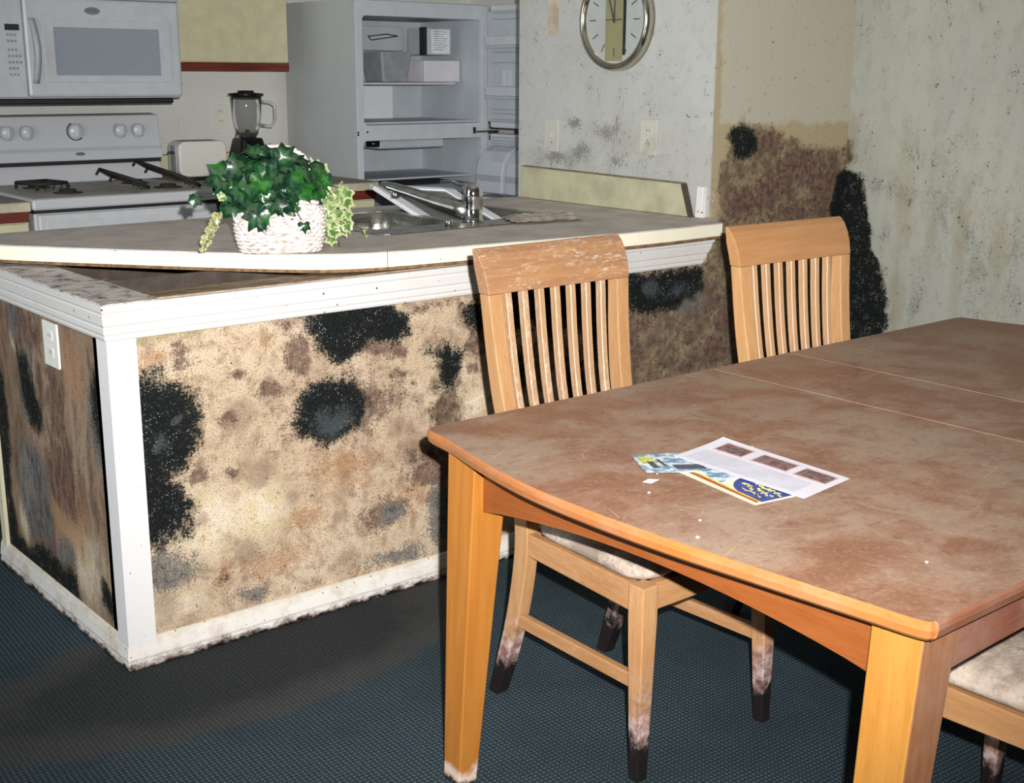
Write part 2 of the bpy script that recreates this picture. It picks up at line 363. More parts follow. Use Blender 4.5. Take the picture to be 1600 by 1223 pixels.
# --- front wall: half wall of the peninsula and the full-height stub, all mouldy
M_front = mould_wall('mouldy_plasterboard', (190, 168, 142), (204, 184, 158), (144, 118, 96), mottle=.75, fleck=.55, colony=.55)
wf = grid_wall('wall_front', 1, 0.0, 0.0, 2.81, 0.0, 2.5, 0.012, 0.10, M_front, (2.077, 0.923))
E, P = 'e', 'p'
paint(wf, 1, 0.0, {
 'paint': [(P, [(1100, -600), (1360, -600), (1345, 300), (1118, 300)], .02)],
 'black': [
   (P, [(205, 588), (250, 592), (285, 602), (306, 640), (308, 690), (292, 722), (262, 742), (285, 760), (300, 795), (297, 828), (262, 838), (232, 862), (210, 850), (206, 700)], .07),
   (E, 517, 645, 54, 44, .05),
   (P, [(487, 497), (520, 480), (560, 474), (610, 472), (643, 488), (645, 518), (600, 536), (572, 534), (550, 560), (520, 572), (506, 548), (496, 520)], .05),
   (P, [(664, 545), (690, 535), (724, 542), (720, 590), (702, 610), (690, 596), (682, 560)], .05),
   (P, [(715, 480), (745, 462), (775, 500), (765, 520), (722, 508)], .06),
   (P, [(760, 455), (820, 440), (975, 425), (1100, 414), (1098, 440), (1085, 458), (1058, 480), (1015, 492), (985, 482), (948, 480), (935, 560), (915, 530), (890, 500), (862, 540), (830, 500), (790, 520)], .05),
   (E, 1163, 222, 19, 25, .04), (E, 1154, 240, 10, 12, .03),
   (P, [(1306, 266), (1336, 250), (1340, 560), (1310, 560), (1300, 350), (1298, 330), (1304, 300)], .03),
   (E, 900, 600, 20, 50, .06), (E, 805, 590, 12, 40, .05)],
 'haze': [(E, 522, 658, 30, 22, .05), (E, 278, 653, 9, 9, .02), (E, 258, 690, 14, 14, .04), (E, 1017, 448, 12, 18, .04), (E, 1060, 450, 20, 12, .05)],
 'grey': [
   (E, 620, 868, 55, 14, .04), (E, 392, 930, 30, 15, .04), (E, 258, 888, 50, 38, .08), (E, 240, 800, 48, 60, .06),
   (E, 232, 590, 30, 14, .05), (E, 612, 800, 20, 14, .03), (E, 495, 500, 20, 30, .05), (E, 688, 800, 20, 60, .06), (E, 1075, 470, 30, 18, .05)],
 'brown': [
   (E, 382, 582, 14, 9, .02), (E, 417, 612, 20, 13, .03), (E, 358, 655, 19, 16, .03), (E, 310, 740, 22, 16, .03), (E, 360, 742, 13, 11, .02),
   (E, 470, 552, 26, 32, .04), (E, 617, 583, 14, 13, .03), (E, 692, 638, 20, 19, .03), (E, 745, 575, 12, 11, .02), (E, 585, 545, 40, 14, .03),
   (E, 625, 545, 18, 14, .02), (E, 600, 800, 42, 24, .05), (E, 665, 740, 40, 22, .05), (E, 660, 715, 34, 14, .05), (E, 282, 556, 16, 30, .05),
   (E, 450, 505, 22, 12, .05), (E, 660, 480, 30, 8, .04), (E, 640, 603, 9, 7, .02), (E, 740, 530, 16, 24, .04), (E, 1040, 560, 14, 12, .03),
   (E, 1078, 526, 12, 15, .03), (E, 1005, 505, 16, 14, .03), (E, 1120, 545, 24, 20, .03), (E, 1135, 500, 18, 18, .03), (E, 1075, 572, 14, 12, .03),
   (E, 995, 560, 14, 20, .03), (E, 985, 530, 12, 14, .03), (E, 1200, 222, 30, 18, .05), (E, 1250, 262, 42, 30, .06), (E, 1205, 300, 30, 22, .05), (E, 1290, 300, 24, 40, .05), (E, 1160, 320, 24, 20, .05), (E, 1235, 335, 40, 14, .05), (E, 1150, 450, 14, 40, .05), (E, 1110, 470, 20, 20, .05), (E, 345, 905, 12, 16, .04), (E, 690, 770, 20, 10, .03), (E, 540, 640, 90, 55, .12)],
 'rust': [(E, 236, 565, 28, 22, .06), (E, 275, 590, 30, 8, .05), (E, 430, 875, 55, 24, .09), (E, 345, 900, 20, 26, .06), (E, 400, 530, 50, 12, .1),
   (E, 580, 890, 40, 14, .1), (E, 530, 740, 60, 40, .15), (E, 640, 770, 40, 40, .15), (E, 480, 800, 40, 30, .12)],
 'tan': [(P, [(1112, 196), (1340, 192), (1340, 420), (1112, 420)], .05), (P, [(1100, -600), (1128, -600), (1126, 300), (1106, 300)], .04), (E, 250, 520, 70, 12, .06)],
 'murk': [(P, [(672, 600), (720, 600), (720, 900), (690, 900), (676, 780)], .12), (E, 760, 520, 20, 30, .06),
   (P, [(1122, 285), (1140, 225), (1165, 190), (1200, 205), (1240, 215), (1280, 235), (1335, 225), (1340, 620), (1100, 640), (960, 640), (965, 480), (1020, 480), (1085, 450), (1112, 395), (1125, 330)], .07),
   (E, 985, 560, 60, 90, .12), (E, 850, 560, 40, 40, .12)],
 'pale': [(E, 746, 628, 28, 24, .06), (E, 330, 820, 70, 55, .14), (E, 262, 955, 80, 22, .08), (E, 400, 800, 55, 60, .15), (E, 560, 600, 20, 14, .06),
   (E, 212, 880, 8, 100, .02), (E, 225, 838, 12, 8, .02), (E, 210, 780, 6, 240, .01), (E, 1060, 545, 18, 10, .06), (E, 300, 640, 2, 2, .01)]})
# --- side end of the half wall
M_side = mould_wall('mouldy_end_panel', (136, 112, 92), (164, 142, 120), (92, 70, 58), 0.9, 0.5, streak=.35, colony=.3)
ws = grid_wall('wall_side', 0, 0.0, 0.0, 0.90, 0.0, 0.923, 0.01, 0.10, M_side, None, 0.101)
paint(ws, 0, 0.0, {
 'black': [(P, [(24, 540), (42, 560), (58, 610), (68, 665), (66, 680), (48, 660), (34, 610)], .05), (P, [(-5, 560), (8, 600), (14, 680), (16, 760), (10, 830), (-5, 800)], .05),
   (P, [(14, 760), (30, 838), (70, 858), (120, 905), (126, 935), (90, 912), (40, 872), (14, 850)], .05), (P, [(158, 560), (175, 530), (190, 900), (182, 860), (168, 740)], .05), (E, 156, 640, 10, 60, .05),
   (P, [(158, 905), (168, 925), (190, 985), (176, 965), (160, 940)], .04)],
 'grey': [(P, [(136, 600), (160, 588), (172, 700), (174, 740), (150, 730), (136, 680)], .08), (E, 42, 600, 14, 60, .06), (E, 20, 500, 10, 30, .05), (E, 55, 770, 26, 80, .08), (E, 105, 870, 18, 34, .06)],
 'pale': [(E, 42, 750, 10, 42, .06), (E, 38, 810, 8, 34, .06), (E, 150, 545, 6, 22, .02), (E, 18, 520, 6, 30, .03), (E, 130, 880, 40, 60, .2)],
 'rust': [(E, 100, 800, 40, 90, .2), (E, 80, 470, 30, 20, .1), (E, 115, 570, 20, 60, .1)],
 'brown': [(E, 30, 510, 30, 40, .06), (E, 85, 620, 14, 80, .06), (E, 95, 745, 30, 60, .1), (E, 70, 830, 18, 60, .08)]})
# --- right wall of the dining end
M_right = mould_wall('mottled_right_wall', (196, 197, 184), (188, 190, 180), (172, 174, 154), 0.28, 0.0, kt=.4, kg=.35, k=.68, streak=.5)
wr = grid_wall('wall_right', 0, 2.81, -4.4, 0.0, 0.0, 2.5, 0.02, 2.95, M_right)
paint(wr, 0, 2.81, {
 'black': [(P, [(1300, 262), (1324, 262), (1345, 272), (1353, 290), (1354, 330), (1360, 375), (1378, 420), (1386, 465), (1380, 500), (1372, 540), (1350, 640), (1300, 640)], .022)],
 'murk': [(E, 1323, 235, 12, 20, .03)],
 'tan': [(E, 1330, 225, 12, 45, .05), (E, 1410, 320, 14, 90, .12), (E, 1455, 370, 12, 90, .12), (E, 1500, 400, 14, 110, .12), (E, 1560, 420, 16, 90, .12), (E, 1400, 480, 14, 70, .1)],
 'grey': [(E, 1400, 300, 40, 6, .1), (E, 1430, 470, 10, 60, .09), (E, 1480, 330, 8, 60, .09), (E, 1525, 440, 10, 90, .1), (E, 1590, 380, 8, 80, .1), (E, 1385, 360, 6, 30, .05)]})
# --- wall with the clock
M_clockwall = mould_wall('specked_clock_wall', (204, 206, 202), (198, 199, 194), (186, 185, 176), 0.2, 0.0, kt=.2, kg=.6, k=.72)
wc = grid_wall('wall_clock', 0, 2.077, 0.1, 0.99, 0.0, 2.5, 0.012, 2.2, M_clockwall)
paint(wc, 0, 2.077, {'tan': [(E, 870, 245, 60, 16, .12), (E, 960, 215, 60, 30, .2), (E, 1112, 260, 4, 90, .03)],
 'grey': [(E, 898, 192, 10, 8, .03), (E, 872, 245, 26, 10, .05), (E, 905, 240, 20, 12, .06), (E, 952, 208, 20, 14, .07), (E, 965, 252, 14, 12, .06), (E, 1020, 252, 10, 6, .05), (E, 1012, 215, 6, 20, .03)]})
M_trim = specked('white_trim_paint', (212, 210, 208), 0.45, amount=0.10, mott=(205, 190, 168), mk=0.35)
box('wall_front_corner', 2.0705, 2.0765, -0.0035, 0.1, 0.99, 2.5, M_clockwall)['kind'] = 'structure'
bpy.data.objects['wall_front_corner'].name = 'trim_5'

# --- trims of the half wall
def dirty_trim():
    t = NT('dirty_baseboard_paint', 0.5)
    z = t.sep()[2]
    n = t.noise(14, 7, 0.75); f = t.noise(70, 5, 0.8)
    c = t.mix(t.math('MULTIPLY', t.ss(n, 0.45, 0.72), 0.6), lin(222, 218, 212), lin(180, 158, 138))
    zz = t.math('ADD', z, t.math('MULTIPLY', t.math('SUBTRACT', t.noise(22, 7, .8, t.mapping((1, 1, 2))), 0.5), 0.075))
    c = t.mix(t.ss(zz, 0.026, 0.002), c, lin(70, 38, 34))
    c = t.mix(t.ss(zz, 0.010, 0.002), c, lin(18, 15, 15))
    c = t.mix(t.math('MULTIPLY', t.ss(zz, 0.055, 0.075), 0.35), c, lin(170, 160, 120))
    v = t.ss(t.vor(40), 0.10, 0.06); c = t.mix(v, c, lin(45, 35, 30))
    t.col(c); return t.m
M_base = dirty_trim()
def moulding(name, prof, a, b, side, mat, cutend=0):
    """run a (outward, z) profile along X (side='front', out = -Y) or Y (side='side', out = -X); mitred at the corner"""
    bm = bmesh.new()
    if side == 'front': R = [[(a-o, -o, z) for o, z in prof], [(b-cutend*(1-(z-prof[0][1])/0.085), -o, z) for o, z in prof]]
    else: R = [[(-o, a-o, z) for o, z in prof], [(-o, b, z) for o, z in prof]]
    add_loft(bm, R); return struct(finish(name, bm, mat, None, False, 0.0015, 1))
bprof = [(0.0005, 0.0), (0.016, 0.0), (0.017, 0.008), (0.014, 0.022), (0.016, 0.03), (0.012, 0.06), (0.007, 0.074), (0.0005, 0.076)]
moulding('baseboard_front', bprof, 0, 2.81, 'front', M_base)
moulding('baseboard_side', bprof, 0, 0.93, 'side', M_base)
cprof = [(0.0005, 0.838), (0.014, 0.838), (0.017, 0.846), (0.015, 0.851), (0.018, 0.856), (0.018, 0.868), (0.0155, 0.870), (0.0155, 0.873), (0.019, 0.875), (0.020, 0.900), (0.018, 0.902), (0.018, 0.905), (0.021, 0.907), (0.021, 0.924), (0.0005, 0.924)]
moulding('trim_1', cprof, 0, 2.095, 'front', M_trim, 0.06)
moulding('trim_2', cprof, 0, 0.93, 'side', M_trim)
M_post = specked('corner_post_paint', (220, 219, 220), 0.5, amount=0.06, mott=(222, 220, 190), mk=0.2)
prism('trim_3', [(-0.011, -0.011), (0.062, -0.011), (0.062, -0.0005), (-0.0005, -0.0005), (-0.0005, 0.05), (-0.011, 0.05)], 0.06, 0.8385, M_post)['kind'] = 'structure'
prism('trim_4', [(-0.011, 0.875), (-0.0005, 0.875), (-0.0005, 0.90), (0.1, 0.90), (0.1, 0.912), (-0.011, 0.912)], 0.06, 0.8385, specked('end_post_paint', (214, 208, 178), 0.6, mott=(180, 168, 130)))['kind'] = 'structure'
# raw top of the half wall, seen under the lifted counter
t = NT('raw_stud_wood', 0.85)
g = t.noise(3, 7, 0.7, t.mapping((4, 20, 20))); g2 = t.noise(30, 6, 0.8)
t.col(t.mix(t.ss(g2, .5, .7), t.mix(t.ss(g, .35, .65), lin(92, 70, 52), lin(150, 128, 100)), lin(52, 42, 36)))
M_stud = t.m
t = NT('split_drywall_edge', 0.9)
t.col(t.mix(t.ss(t.noise(24, 7, 0.8), .46, .66), lin(204, 196, 190), lin(74, 64, 60))); t.bump(t.noise(40, 5), .4)
M_split = t.m
struct(box('trim_6', 0.125, 2.07, 0.001, 0.10, 0.9235, 0.9275, M_stud))
struct(box('trim_7', -0.015, 0.125, -0.015, 0.90, 0.9235, 0.9265, M_split))

# ================================================================= PENINSULA COUNTERTOP
def laminate(name, rgb, dusty=True, k=1.0):
    t = NT(name, 0.38)
    n = t.noise(8, 6, 0.65)
    c = t.mix(t.ss(n, 0.35, 0.7), lin(*rgb, k), lin(*[v*0.86 for v in rgb], k))
    if dusty:
        c = t.mix(t.math('MULTIPLY', t.ss(t.noise(120, 3, 0.8), 0.5, 0.7), 0.5), c, lin(*[v*0.75 for v in rgb], k))
        c = t.mix(t.math('MULTIPLY', t.ss(t.vor(46), 0.09, 0.05), t.ss(t.noise(6, 2), .5, .62)), c, lin(210, 208, 200))
        t.b.inputs['Roughness'].default_value = 0.62
    t.col(c); return t.m
M_lam = laminate('dusty_grey_laminate', (206, 196, 188))
M_edge = specked('cream_laminate_edge', (236, 230, 208), 0.35, amount=0.07, mott=(220, 210, 185))
M_sub = plain('swollen_particleboard', (120, 92, 64), 0.9, var=0.4, scale=60)
front = catmull([(2.022, -0.108), (1.63, -0.112), (1.05, -0.052), (0.775, -0.019), (0.607, 0.048), (0.445, 0.205), (0.214, 0.480), (0.106, 0.615), (0.009, 0.746), (-0.06, 0.87), (-0.04, 0.975), (0.06, 1.0)], 6)
outer = [(p[0], p[1]) for p in [Vector((a.x, a.y)) for a in [Vector((q[0], q[1], 0)) for q in front]]]
outer += [(0.7, 1.02), (1.3, 0.99), (2.074, 0.985), (2.074, -0.004)]
SX0, SX1, SY0, SY1 = 0.945, 1.735, 0.265, 0.855
hole = rrect((SX0+SX1)/2, (SY0+SY1)/2, SX1-SX0-0.03, SY1-SY0-0.03, 0.05)
ct = thing('peninsula_countertop', 'dusty grey laminate countertop with curved cream edge lifted off the mouldy half wall', 'countertop')
prism('top_surface', outer, 0.982, 0.985, M_lam, ct, holes=[hole])
shr = lambda pts, d: [((x-(x-1.0)*d/1.0), (y-(y-0.45)*d)) for x, y in pts]
prism('edge_band', outer, 0.9435, 0.9815, M_edge, ct, holes=[hole])
prism('substrate', shr(outer, 0.006), 0.9345, 0.943, M_sub, ct, holes=[hole])
# seam in the edge
sp = Vector((0.775, -0.019)); bm = bmesh.new(); add_box(bm, 0.7745, 0.7757, -0.0205, -0.015, 0.944, 0.985); finish('seam', bm, M_sub, ct)

# backsplash on the clock wall
bs = thing('backsplash', 'cream laminate backsplash strip along the clock wall above the counter', 'backsplash')
M_bs = laminate('cream_backsplash', (182, 179, 150), False)
prism('board', [(0.945, 0.9865), (0.075, 0.9865), (0.112, 1.093), (0.945, 1.104)], 2.052, 2.0765, M_bs, bs, axis='x', bevel=0.002)
prism('top_edge', [(0.945, 1.1045), (0.10, 1.0935), (0.10, 1.0965), (0.945, 1.1075)], 2.053, 2.0765, plain('dirty_edge', (120, 108, 86), 0.8, var=.3, scale=60), bs, axis='x')
prism('end_cap', [(0.072, 0.9865), (0.062, 0.9865), (0.098, 1.092), (0.109, 1.092)], 2.050, 2.0765, plain('end_gap', (70, 58, 46), 0.8), bs, axis='x')
tag(prism('corner_trim_scrap', [(0.045, 0.9865), (0.012, 0.9865), (0.012, 1.09), (0.04, 1.09)], 2.055, 2.0765, M_trim, None, axis='x', bevel=0.002), 'short white trim scrap standing at the wall corner beside the backsplash', 'trim')

# base cabinet behind the half wall
cab = thing('base_cabinet', 'cream base cabinet under the peninsula countertop, seen through the gap', 'cabinet', (0, 0, 0))
M_cab = plain('cream_cabinet', (206, 200, 168), 0.5); M_raw = plain('dark_cabinet_board', (74, 64, 56), .9, var=.3)
for x in (0.12, 0.86, 1.80, 2.05): box('side_panel', x, x+0.018, 0.33, 0.86, 0.1, 0.93, M_raw, cab)
box('bottom_panel', 0.138, 2.05, 0.33, 0.86, 0.1, 0.118, M_cab, cab); box('plinth', 0.12, 2.068, 0.35, 0.80, 0.001, 0.1, plain('dark_plinth', (60, 50, 44)), cab)
M_raw = plain('dark_cabinet_back', (74, 64, 56), .9, var=.3)
box('back_panel', 0.12, 2.068, 0.318, 0.3295, 0.1, 0.925, M_raw, cab); box('face_board', 0.139, 2.049, 0.8455, 0.8595, 0.12, 0.93, M_raw, cab)
for i in range(4):
    x = 0.13+i*0.485; d = box('door', x, x+0.475, 0.861, 0.88, 0.13, 0.92, M_cab, cab, 0.003)
    tube('door_handle', [(x+0.42, 0.88, 0.80), (x+0.42, 0.905, 0.81), (x+0.42, 0.905, 0.88), (x+0.42, 0.88, 0.89)], 0.005, plain('handle_metal', (160, 160, 160), 0.3, 1), d)

# ================================================================= SINK
t = NT('stainless_steel', 0.24, 1.0); n = t.noise(3, 6, 0.7, t.mapping((2, 30, 30)))
t.col(t.mix(t.ss(t.noise(7, 5), .4, .7), lin(178, 176, 168), lin(120, 116, 106))); t.put(t.b.inputs['Roughness'], t.ss(n, .3, .7, .2, .38)); M_steel = t.m
sk = thing('kitchen_sink', 'stainless steel double bowl sink set in the dusty peninsula countertop', 'sink', ((SX0+SX1)/2, (SY0+SY1)/2, 0.9865))
cx, cy = (SX0+SX1)/2, (SY0+SY1)/2
def bowl(name, x0, x1, y0, y1, depth):
    mx, my = (x0+x1)/2-cx, (y0+y1)/2-cy; w_, h_ = x1-x0, y1-y0
    bm = bmesh.new(); rings = []
    for (ins, z, r) in ((0, 0.001, 0.06), (0.006, -0.006, 0.06), (0.012, -0.05, 0.06), (0.02, -depth+0.03, 0.06), (0.045, -depth, 0.05)):
        rings.append([(px, py, z) for px, py in rrect(mx, my, w_-2*ins, h_-2*ins, r, 6)])
    R = [[bm.verts.new(p) for p in r] for r in rings]; n = len(R[0])
    for a, b in zip(R, R[1:]):
        for i in range(n): bm.faces.new((a[i], a[(i+1) % n], b[(i+1) % n], b[i]))
    bm.faces.new(R[-1]); o = finish(name, bm, M_steel, sk, True)
    for p in o.data.polygons: p.flip() if hasattr(p, 'flip') else None
    lathe('drain', [(0.0, 0.001), (0.04, 0.001), (0.042, 0.003), (0.03, 0.004), (0.0, 0.003)][1:4], M_steel, o, 20, (mx, my, -depth)); return rings[0]
b1 = (0.985, 1.325, 0.385, 0.82); b2 = (1.365, 1.70, 0.385, 0.82)
bowl('bowl', *b1, 0.17); bowl('bowl', *b2, 0.17)
rim_out = rrect(0, 0, SX1-SX0, SY1-SY0, 0.05)
H1 = [p for p in rrect((b1[0]+b1[1])/2-cx, (b1[2]+b1[3])/2-cy, b1[1]-b1[0], b1[3]-b1[2], 0.06, 6)]
H2 = [p for p in rrect((b2[0]+b2[1])/2-cx, (b2[2]+b2[3])/2-cy, b2[1]-b2[0], b2[3]-b2[2], 0.06, 6)]
prism('rim', rim_out, -0.0008, 0.0025, M_steel, sk, holes=[H1, H2], bevel=0.001, seg=1)

M_chrome = NT('chrome', 0.08, 1.0); M_chrome.col(M_chrome.mix(M_chrome.ss(M_chrome.noise(30, 4), .45, .7), lin(225, 225, 228), lin(170, 168, 165))); M_chrome = M_chrome.m
M_steel_dull = plain('water_spotted_chrome', (190, 190, 188), 0.22, 1.0, 0.25, 40)
fc = thing('kitchen_faucet', 'chrome single lever faucet swung over the sink bowls', 'faucet', (1.372, 0.372, 0.9895))
lathe('body', [(0.034, 0.0), (0.034, 0.006), (0.030, 0.010), (0.030, 0.062), (0.031, 0.064), (0.031, 0.09), (0.029, 0.105), (0.022, 0.118), (0.010, 0.124)], M_chrome, fc, 32)
d = Vector((-0.50, 0.86, 0)).normalized(); s = Vector((-d.y, d.x, 0))
bm = bmesh.new(); rings = []
for tt, zz, wd, ht in ((0.0, 0.034, 0.028, 0.032), (0.06, 0.040, 0.028, 0.030), (0.14, 0.060, 0.029, 0.024), (0.22, 0.083, 0.031, 0.019), (0.285, 0.100, 0.033, 0.015), (0.315, 0.110, 0.031, 0.007)):
    c0 = d*tt+Vector((0, 0, zz)); rings.append([c0+s*(wd*math.cos(a))*1+Vector((0, 0, ht*math.sin(a))) for a in [2*PI*k/16 for k in range(16)]])
add_loft(bm, rings); finish('spout', bm, M_steel_dull, fc, True)
tip = d*0.272; lathe('aerator', [(0.013, 0.0), (0.014, 0.003), (0.014, 0.024), (0.011, 0.026)], M_chrome, fc, 20, (tip.x, tip.y, 0.066))
bm = bmesh.new(); l = Vector((-0.25, 1.0, 0)).normalized(); ls = Vector((-l.y, l.x, 0)); rings = []
for tt, zz, wd in ((0.0, 0.105, 0.013), (0.04, 0.110, 0.012), (0.085, 0.122, 0.009), (0.13, 0.120, 0.008)):
    c0 = l*tt+Vector((0, 0, zz)); rings.append([c0+ls*wd*a+Vector((0, 0, b*0.004)) for a, b in ((-1, -1), (1, -1), (1, 1), (-1, 1))])
add_loft(bm, rings); finish('lever', bm, M_chrome, fc, False, 0.002)
tag(lathe('deck_cap', [(0.013, 0), (0.013, 0.016), (0.011, 0.02)], M_chrome, None, 20, (1.232, 0.315, 0.9897)), 'small chrome cap on the sink rim left of the faucet', 'cap')

# white framed refrigerator shelf leaning in the sink
A = Vector((1.345, 0.93, 1.066)); B = Vector((1.665, 0.87, 1.040)); D_ = bp(655, 343, 2, 0.955); 
D_ = Vector((1.30, 0.62, 0.925)); ex = (B-A); ey = (bp(664, 346, 2, 0.972)-A); 
M_whitepl = plain('white_plastic', (228, 230, 236), 0.35, var=0.06)
M_greyglass = NT('dusty_glass', 0.15); M_greyglass.b.inputs['Transmission Weight'].default_value = 0.55; M_greyglass.col(M_greyglass.mix(M_greyglass.ss(M_greyglass.noise(6, 5), .4, .65), lin(150, 156, 158), lin(96, 100, 100))); M_greyglass = M_greyglass.m
shf = thing('fridge_shelf', 'white framed fridge shelf leaning in the sink behind the faucet', 'shelf', A)
nrm = ex.cross(ey).normalized()
def bar(name, a, b, wv, mat):
    bm = bmesh.new(); h = nrm*0.008; add_loft(bm, [[a-h, a+wv-h, a+wv+h, a+h], [b-h, b+wv-h, b+wv+h, b+h]]); return finish(name, bm, mat, shf, False, 0.004, 2)
O = Vector((0, 0, 0)); exn, eyn = ex.normalized(), ey.normalized()
bar('frame', O, ey, exn*0.045, M_whitepl); bar('frame', O, ex, eyn*0.03, M_whitepl)
bar('frame', ex-exn*0.05, ex-exn*0.05+ey, exn*0.045, M_whitepl)
bm = bmesh.new(); h = nrm*0.003; q = [exn*0.043+eyn*0.02, ex-exn*0.045+eyn*0.02, ex-exn*0.045+ey, exn*0.043+ey]
add_loft(bm, [[p-h for p in q], [p+h for p in q]]); finish('pane', bm, M_greyglass, shf)

# crumpled paper by the sink
def crumple(name, quad, nz, h, mat, seedv=1, n=26):
    rnd = random.Random(seedv); ph = [(rnd.uniform(8, 30), rnd.uniform(8, 30), rnd.uniform(0, 6), rnd.uniform(.3, 1)) for _ in range(7)]
    bm = bmesh.new(); G = []
    for j in range(n+1):
        row = []
        for i in range(n+1):
            u, v = i/n, j/n; p = (quad[0]*(1-u)+quad[1]*u)*(1-v)+(quad[3]*(1-u)+quad[2]*u)*v
            z = sum(abs(math.sin(a*u+b*v*0.7+c))*d for a, b, c, d in ph)/7*h
            e = min(u, 1-u, v, 1-v); row.append(bm.verts.new((p.x+0.006*math.sin(17*v), p.y+0.006*math.sin(13*u), nz+z*min(1, 0.3+e*6)+0.0005)))
        G.append(row)
    for j in range(n):
        for i in range(n): bm.faces.new((G[j][i], G[j][i+1], G[j+1][i+1], G[j+1][i]))
    o = finish(name, bm, mat, None, False); m = o.modifiers.new('s', 'SOLIDIFY'); m.thickness = 0.0008; m.offset = 1; return o
tag(crumple('crumpled_plastic_bag', [Vector((1.44, 0.24, 0)), Vector((1.70, 0.20, 0)), Vector((1.78, 0.34, 0)), Vector((1.50, 0.385, 0))], 0.9895, 0.03, plain('dirty_film', (150, 140, 128), 0.4, var=.2, scale=30)), 'crumpled dirty plastic film lying on the counter right of the faucet', 'plastic film')

# ================================================================= BASKET OF IVY
bk = thing('ivy_basket', 'white woven basket with arched handle on the peninsula countertop', 'basket', (0.560, 0.172, 0.9858), math.radians(-28))
t = NT('whitewashed_wicker', 0.7); n = t.noise(60, 5, 0.7, t.mapping((1, 1, 3)))
t.col(t.mix(t.ss(n, .4, .68), lin(222, 214, 210), lin(150, 134, 126))); M_wick = t.m
def sq(a, e=0.45): 
    c, s_ = math.cos(a), math.sin(a); return (abs(c)**e*(1 if c > 0 else -1), abs(s_)**e*(1 if s_ > 0 else -1))
bm = bmesh.new(); rings = []; NB, ROW = 168, 13
for j in range(ROW*4+1):
    v = j/(ROW*4); z = 0.002+v*0.130; row = j//4; prof = abs(math.sin(PI*(j % 4)/4+0.001))
    sx = 0.108+0.010*math.sin(v*PI*0.9)-0.004*(1-v)**4; sy = 0.078+0.008*math.sin(v*PI*0.9)
    ring = []
    for i in range(NB):
        a = 2*PI*i/NB; x, y = sq(a); wv = math.sin(a*21+(PI if row % 2 else 0))
        k = 1+0.028*prof*wv+0.02*prof
        ring.append((x*sx*k, y*sy*k, z))
    rings.append(ring)
add_loft(bm, rings, False); o = finish('basket_wall', bm, M_wick, bk, True)
m = o.modifiers.new('s', 'SOLIDIFY'); m.thickness = 0.004
bm = bmesh.new(); ring = [(0.102*sq(a)[0], 0.074*sq(a)[1]) for a in [2*PI*k/48 for k in range(48)]]
add_loft(bm, [[(x, y, 0.001) for x, y in ring], [(x, y, 0.012) for x, y in ring]]); finish('basket_base', bm, M_wick, bk)
bm = bmesh.new(); n_ = 60
pts = [(0.114*sq(2*PI*k/n_)[0], 0.084*sq(2*PI*k/n_)[1], 0.134+0.003*math.sin(k*1.9)) for k in range(n_+1)]
add_tube(bm, pts, 0.006, 8, False); finish('rim', bm, M_wick, bk, True)
hp = [(0.112*math.cos(a)*(1.0 if abs(math.cos(a)) > .9 else 1.0), 0.0, 0.125+0.150*math.sin(a)**0.8) for a in [PI*k/30 for k in range(31)]]
bm = bmesh.new(); add_tube(bm, hp, 0.0065, 8); o = finish('basket_handle', bm, M_wick, bk, True)
M_soil = plain('dry_floral_foam', (60, 66, 40), 0.95)
bm = bmesh.new(); add_loft(bm, [[(x*0.95, y*0.95, 0.09) for x, y in ring], [(x*0.95, y*0.95, 0.115) for x, y in ring]]); finish('filling', bm, M_soil, bk)

def leaf_mat(name, c1, c2, c3, vari=0.0):
    t = NT(name, 0.30); t.b.inputs['Specular IOR Level'].default_value = 0.45; t.bump(t.noise(60, 3), 0.25, .004)
    n = t.noise(30, 4); g = t.noise(9, 2)
    c = t.mix(t.ss(n, .35, .65), lin(*c1), lin(*c2)); c = t.mix(t.ss(g, .52, .62), c, lin(*c3))
    e = t.attr('edge')
    if vari: c = t.mix(t.math('MULTIPLY', t.ss(t.math('ADD', e, t.math('MULTIPLY', t.math('SUBTRACT', n, .5), .8)), .45, .65), vari), c, lin(205, 208, 160))
    else: c = t.mix(t.math('MULTIPLY', t.ss(t.attr('vein'), .5, .9), .14), c, lin(120, 160, 110))
    t.col(c); return t.m
M_leaf = leaf_mat('ivy_leaf', (6, 34, 22), (18, 62, 32), (34, 92, 30))
M_vari = leaf_mat('variegated_ivy_leaf', (70, 104, 52), (96, 128, 66), (110, 142, 80), 0.6)
M_dry = leaf_mat('dry_ivy_leaf', (120, 124, 78), (150, 150, 104), (172, 170, 130), 0.4)
M_stem = plain('vine_stem', (70, 62, 40), 0.8)
LOBES = [(0, 1.0), (0.22, 0.72), (0.48, 0.60), (0.92, 0.88), (1.2, 0.66), (1.45, 0.60), (1.95, 0.72), (2.45, 0.56), (PI, 0.22)]
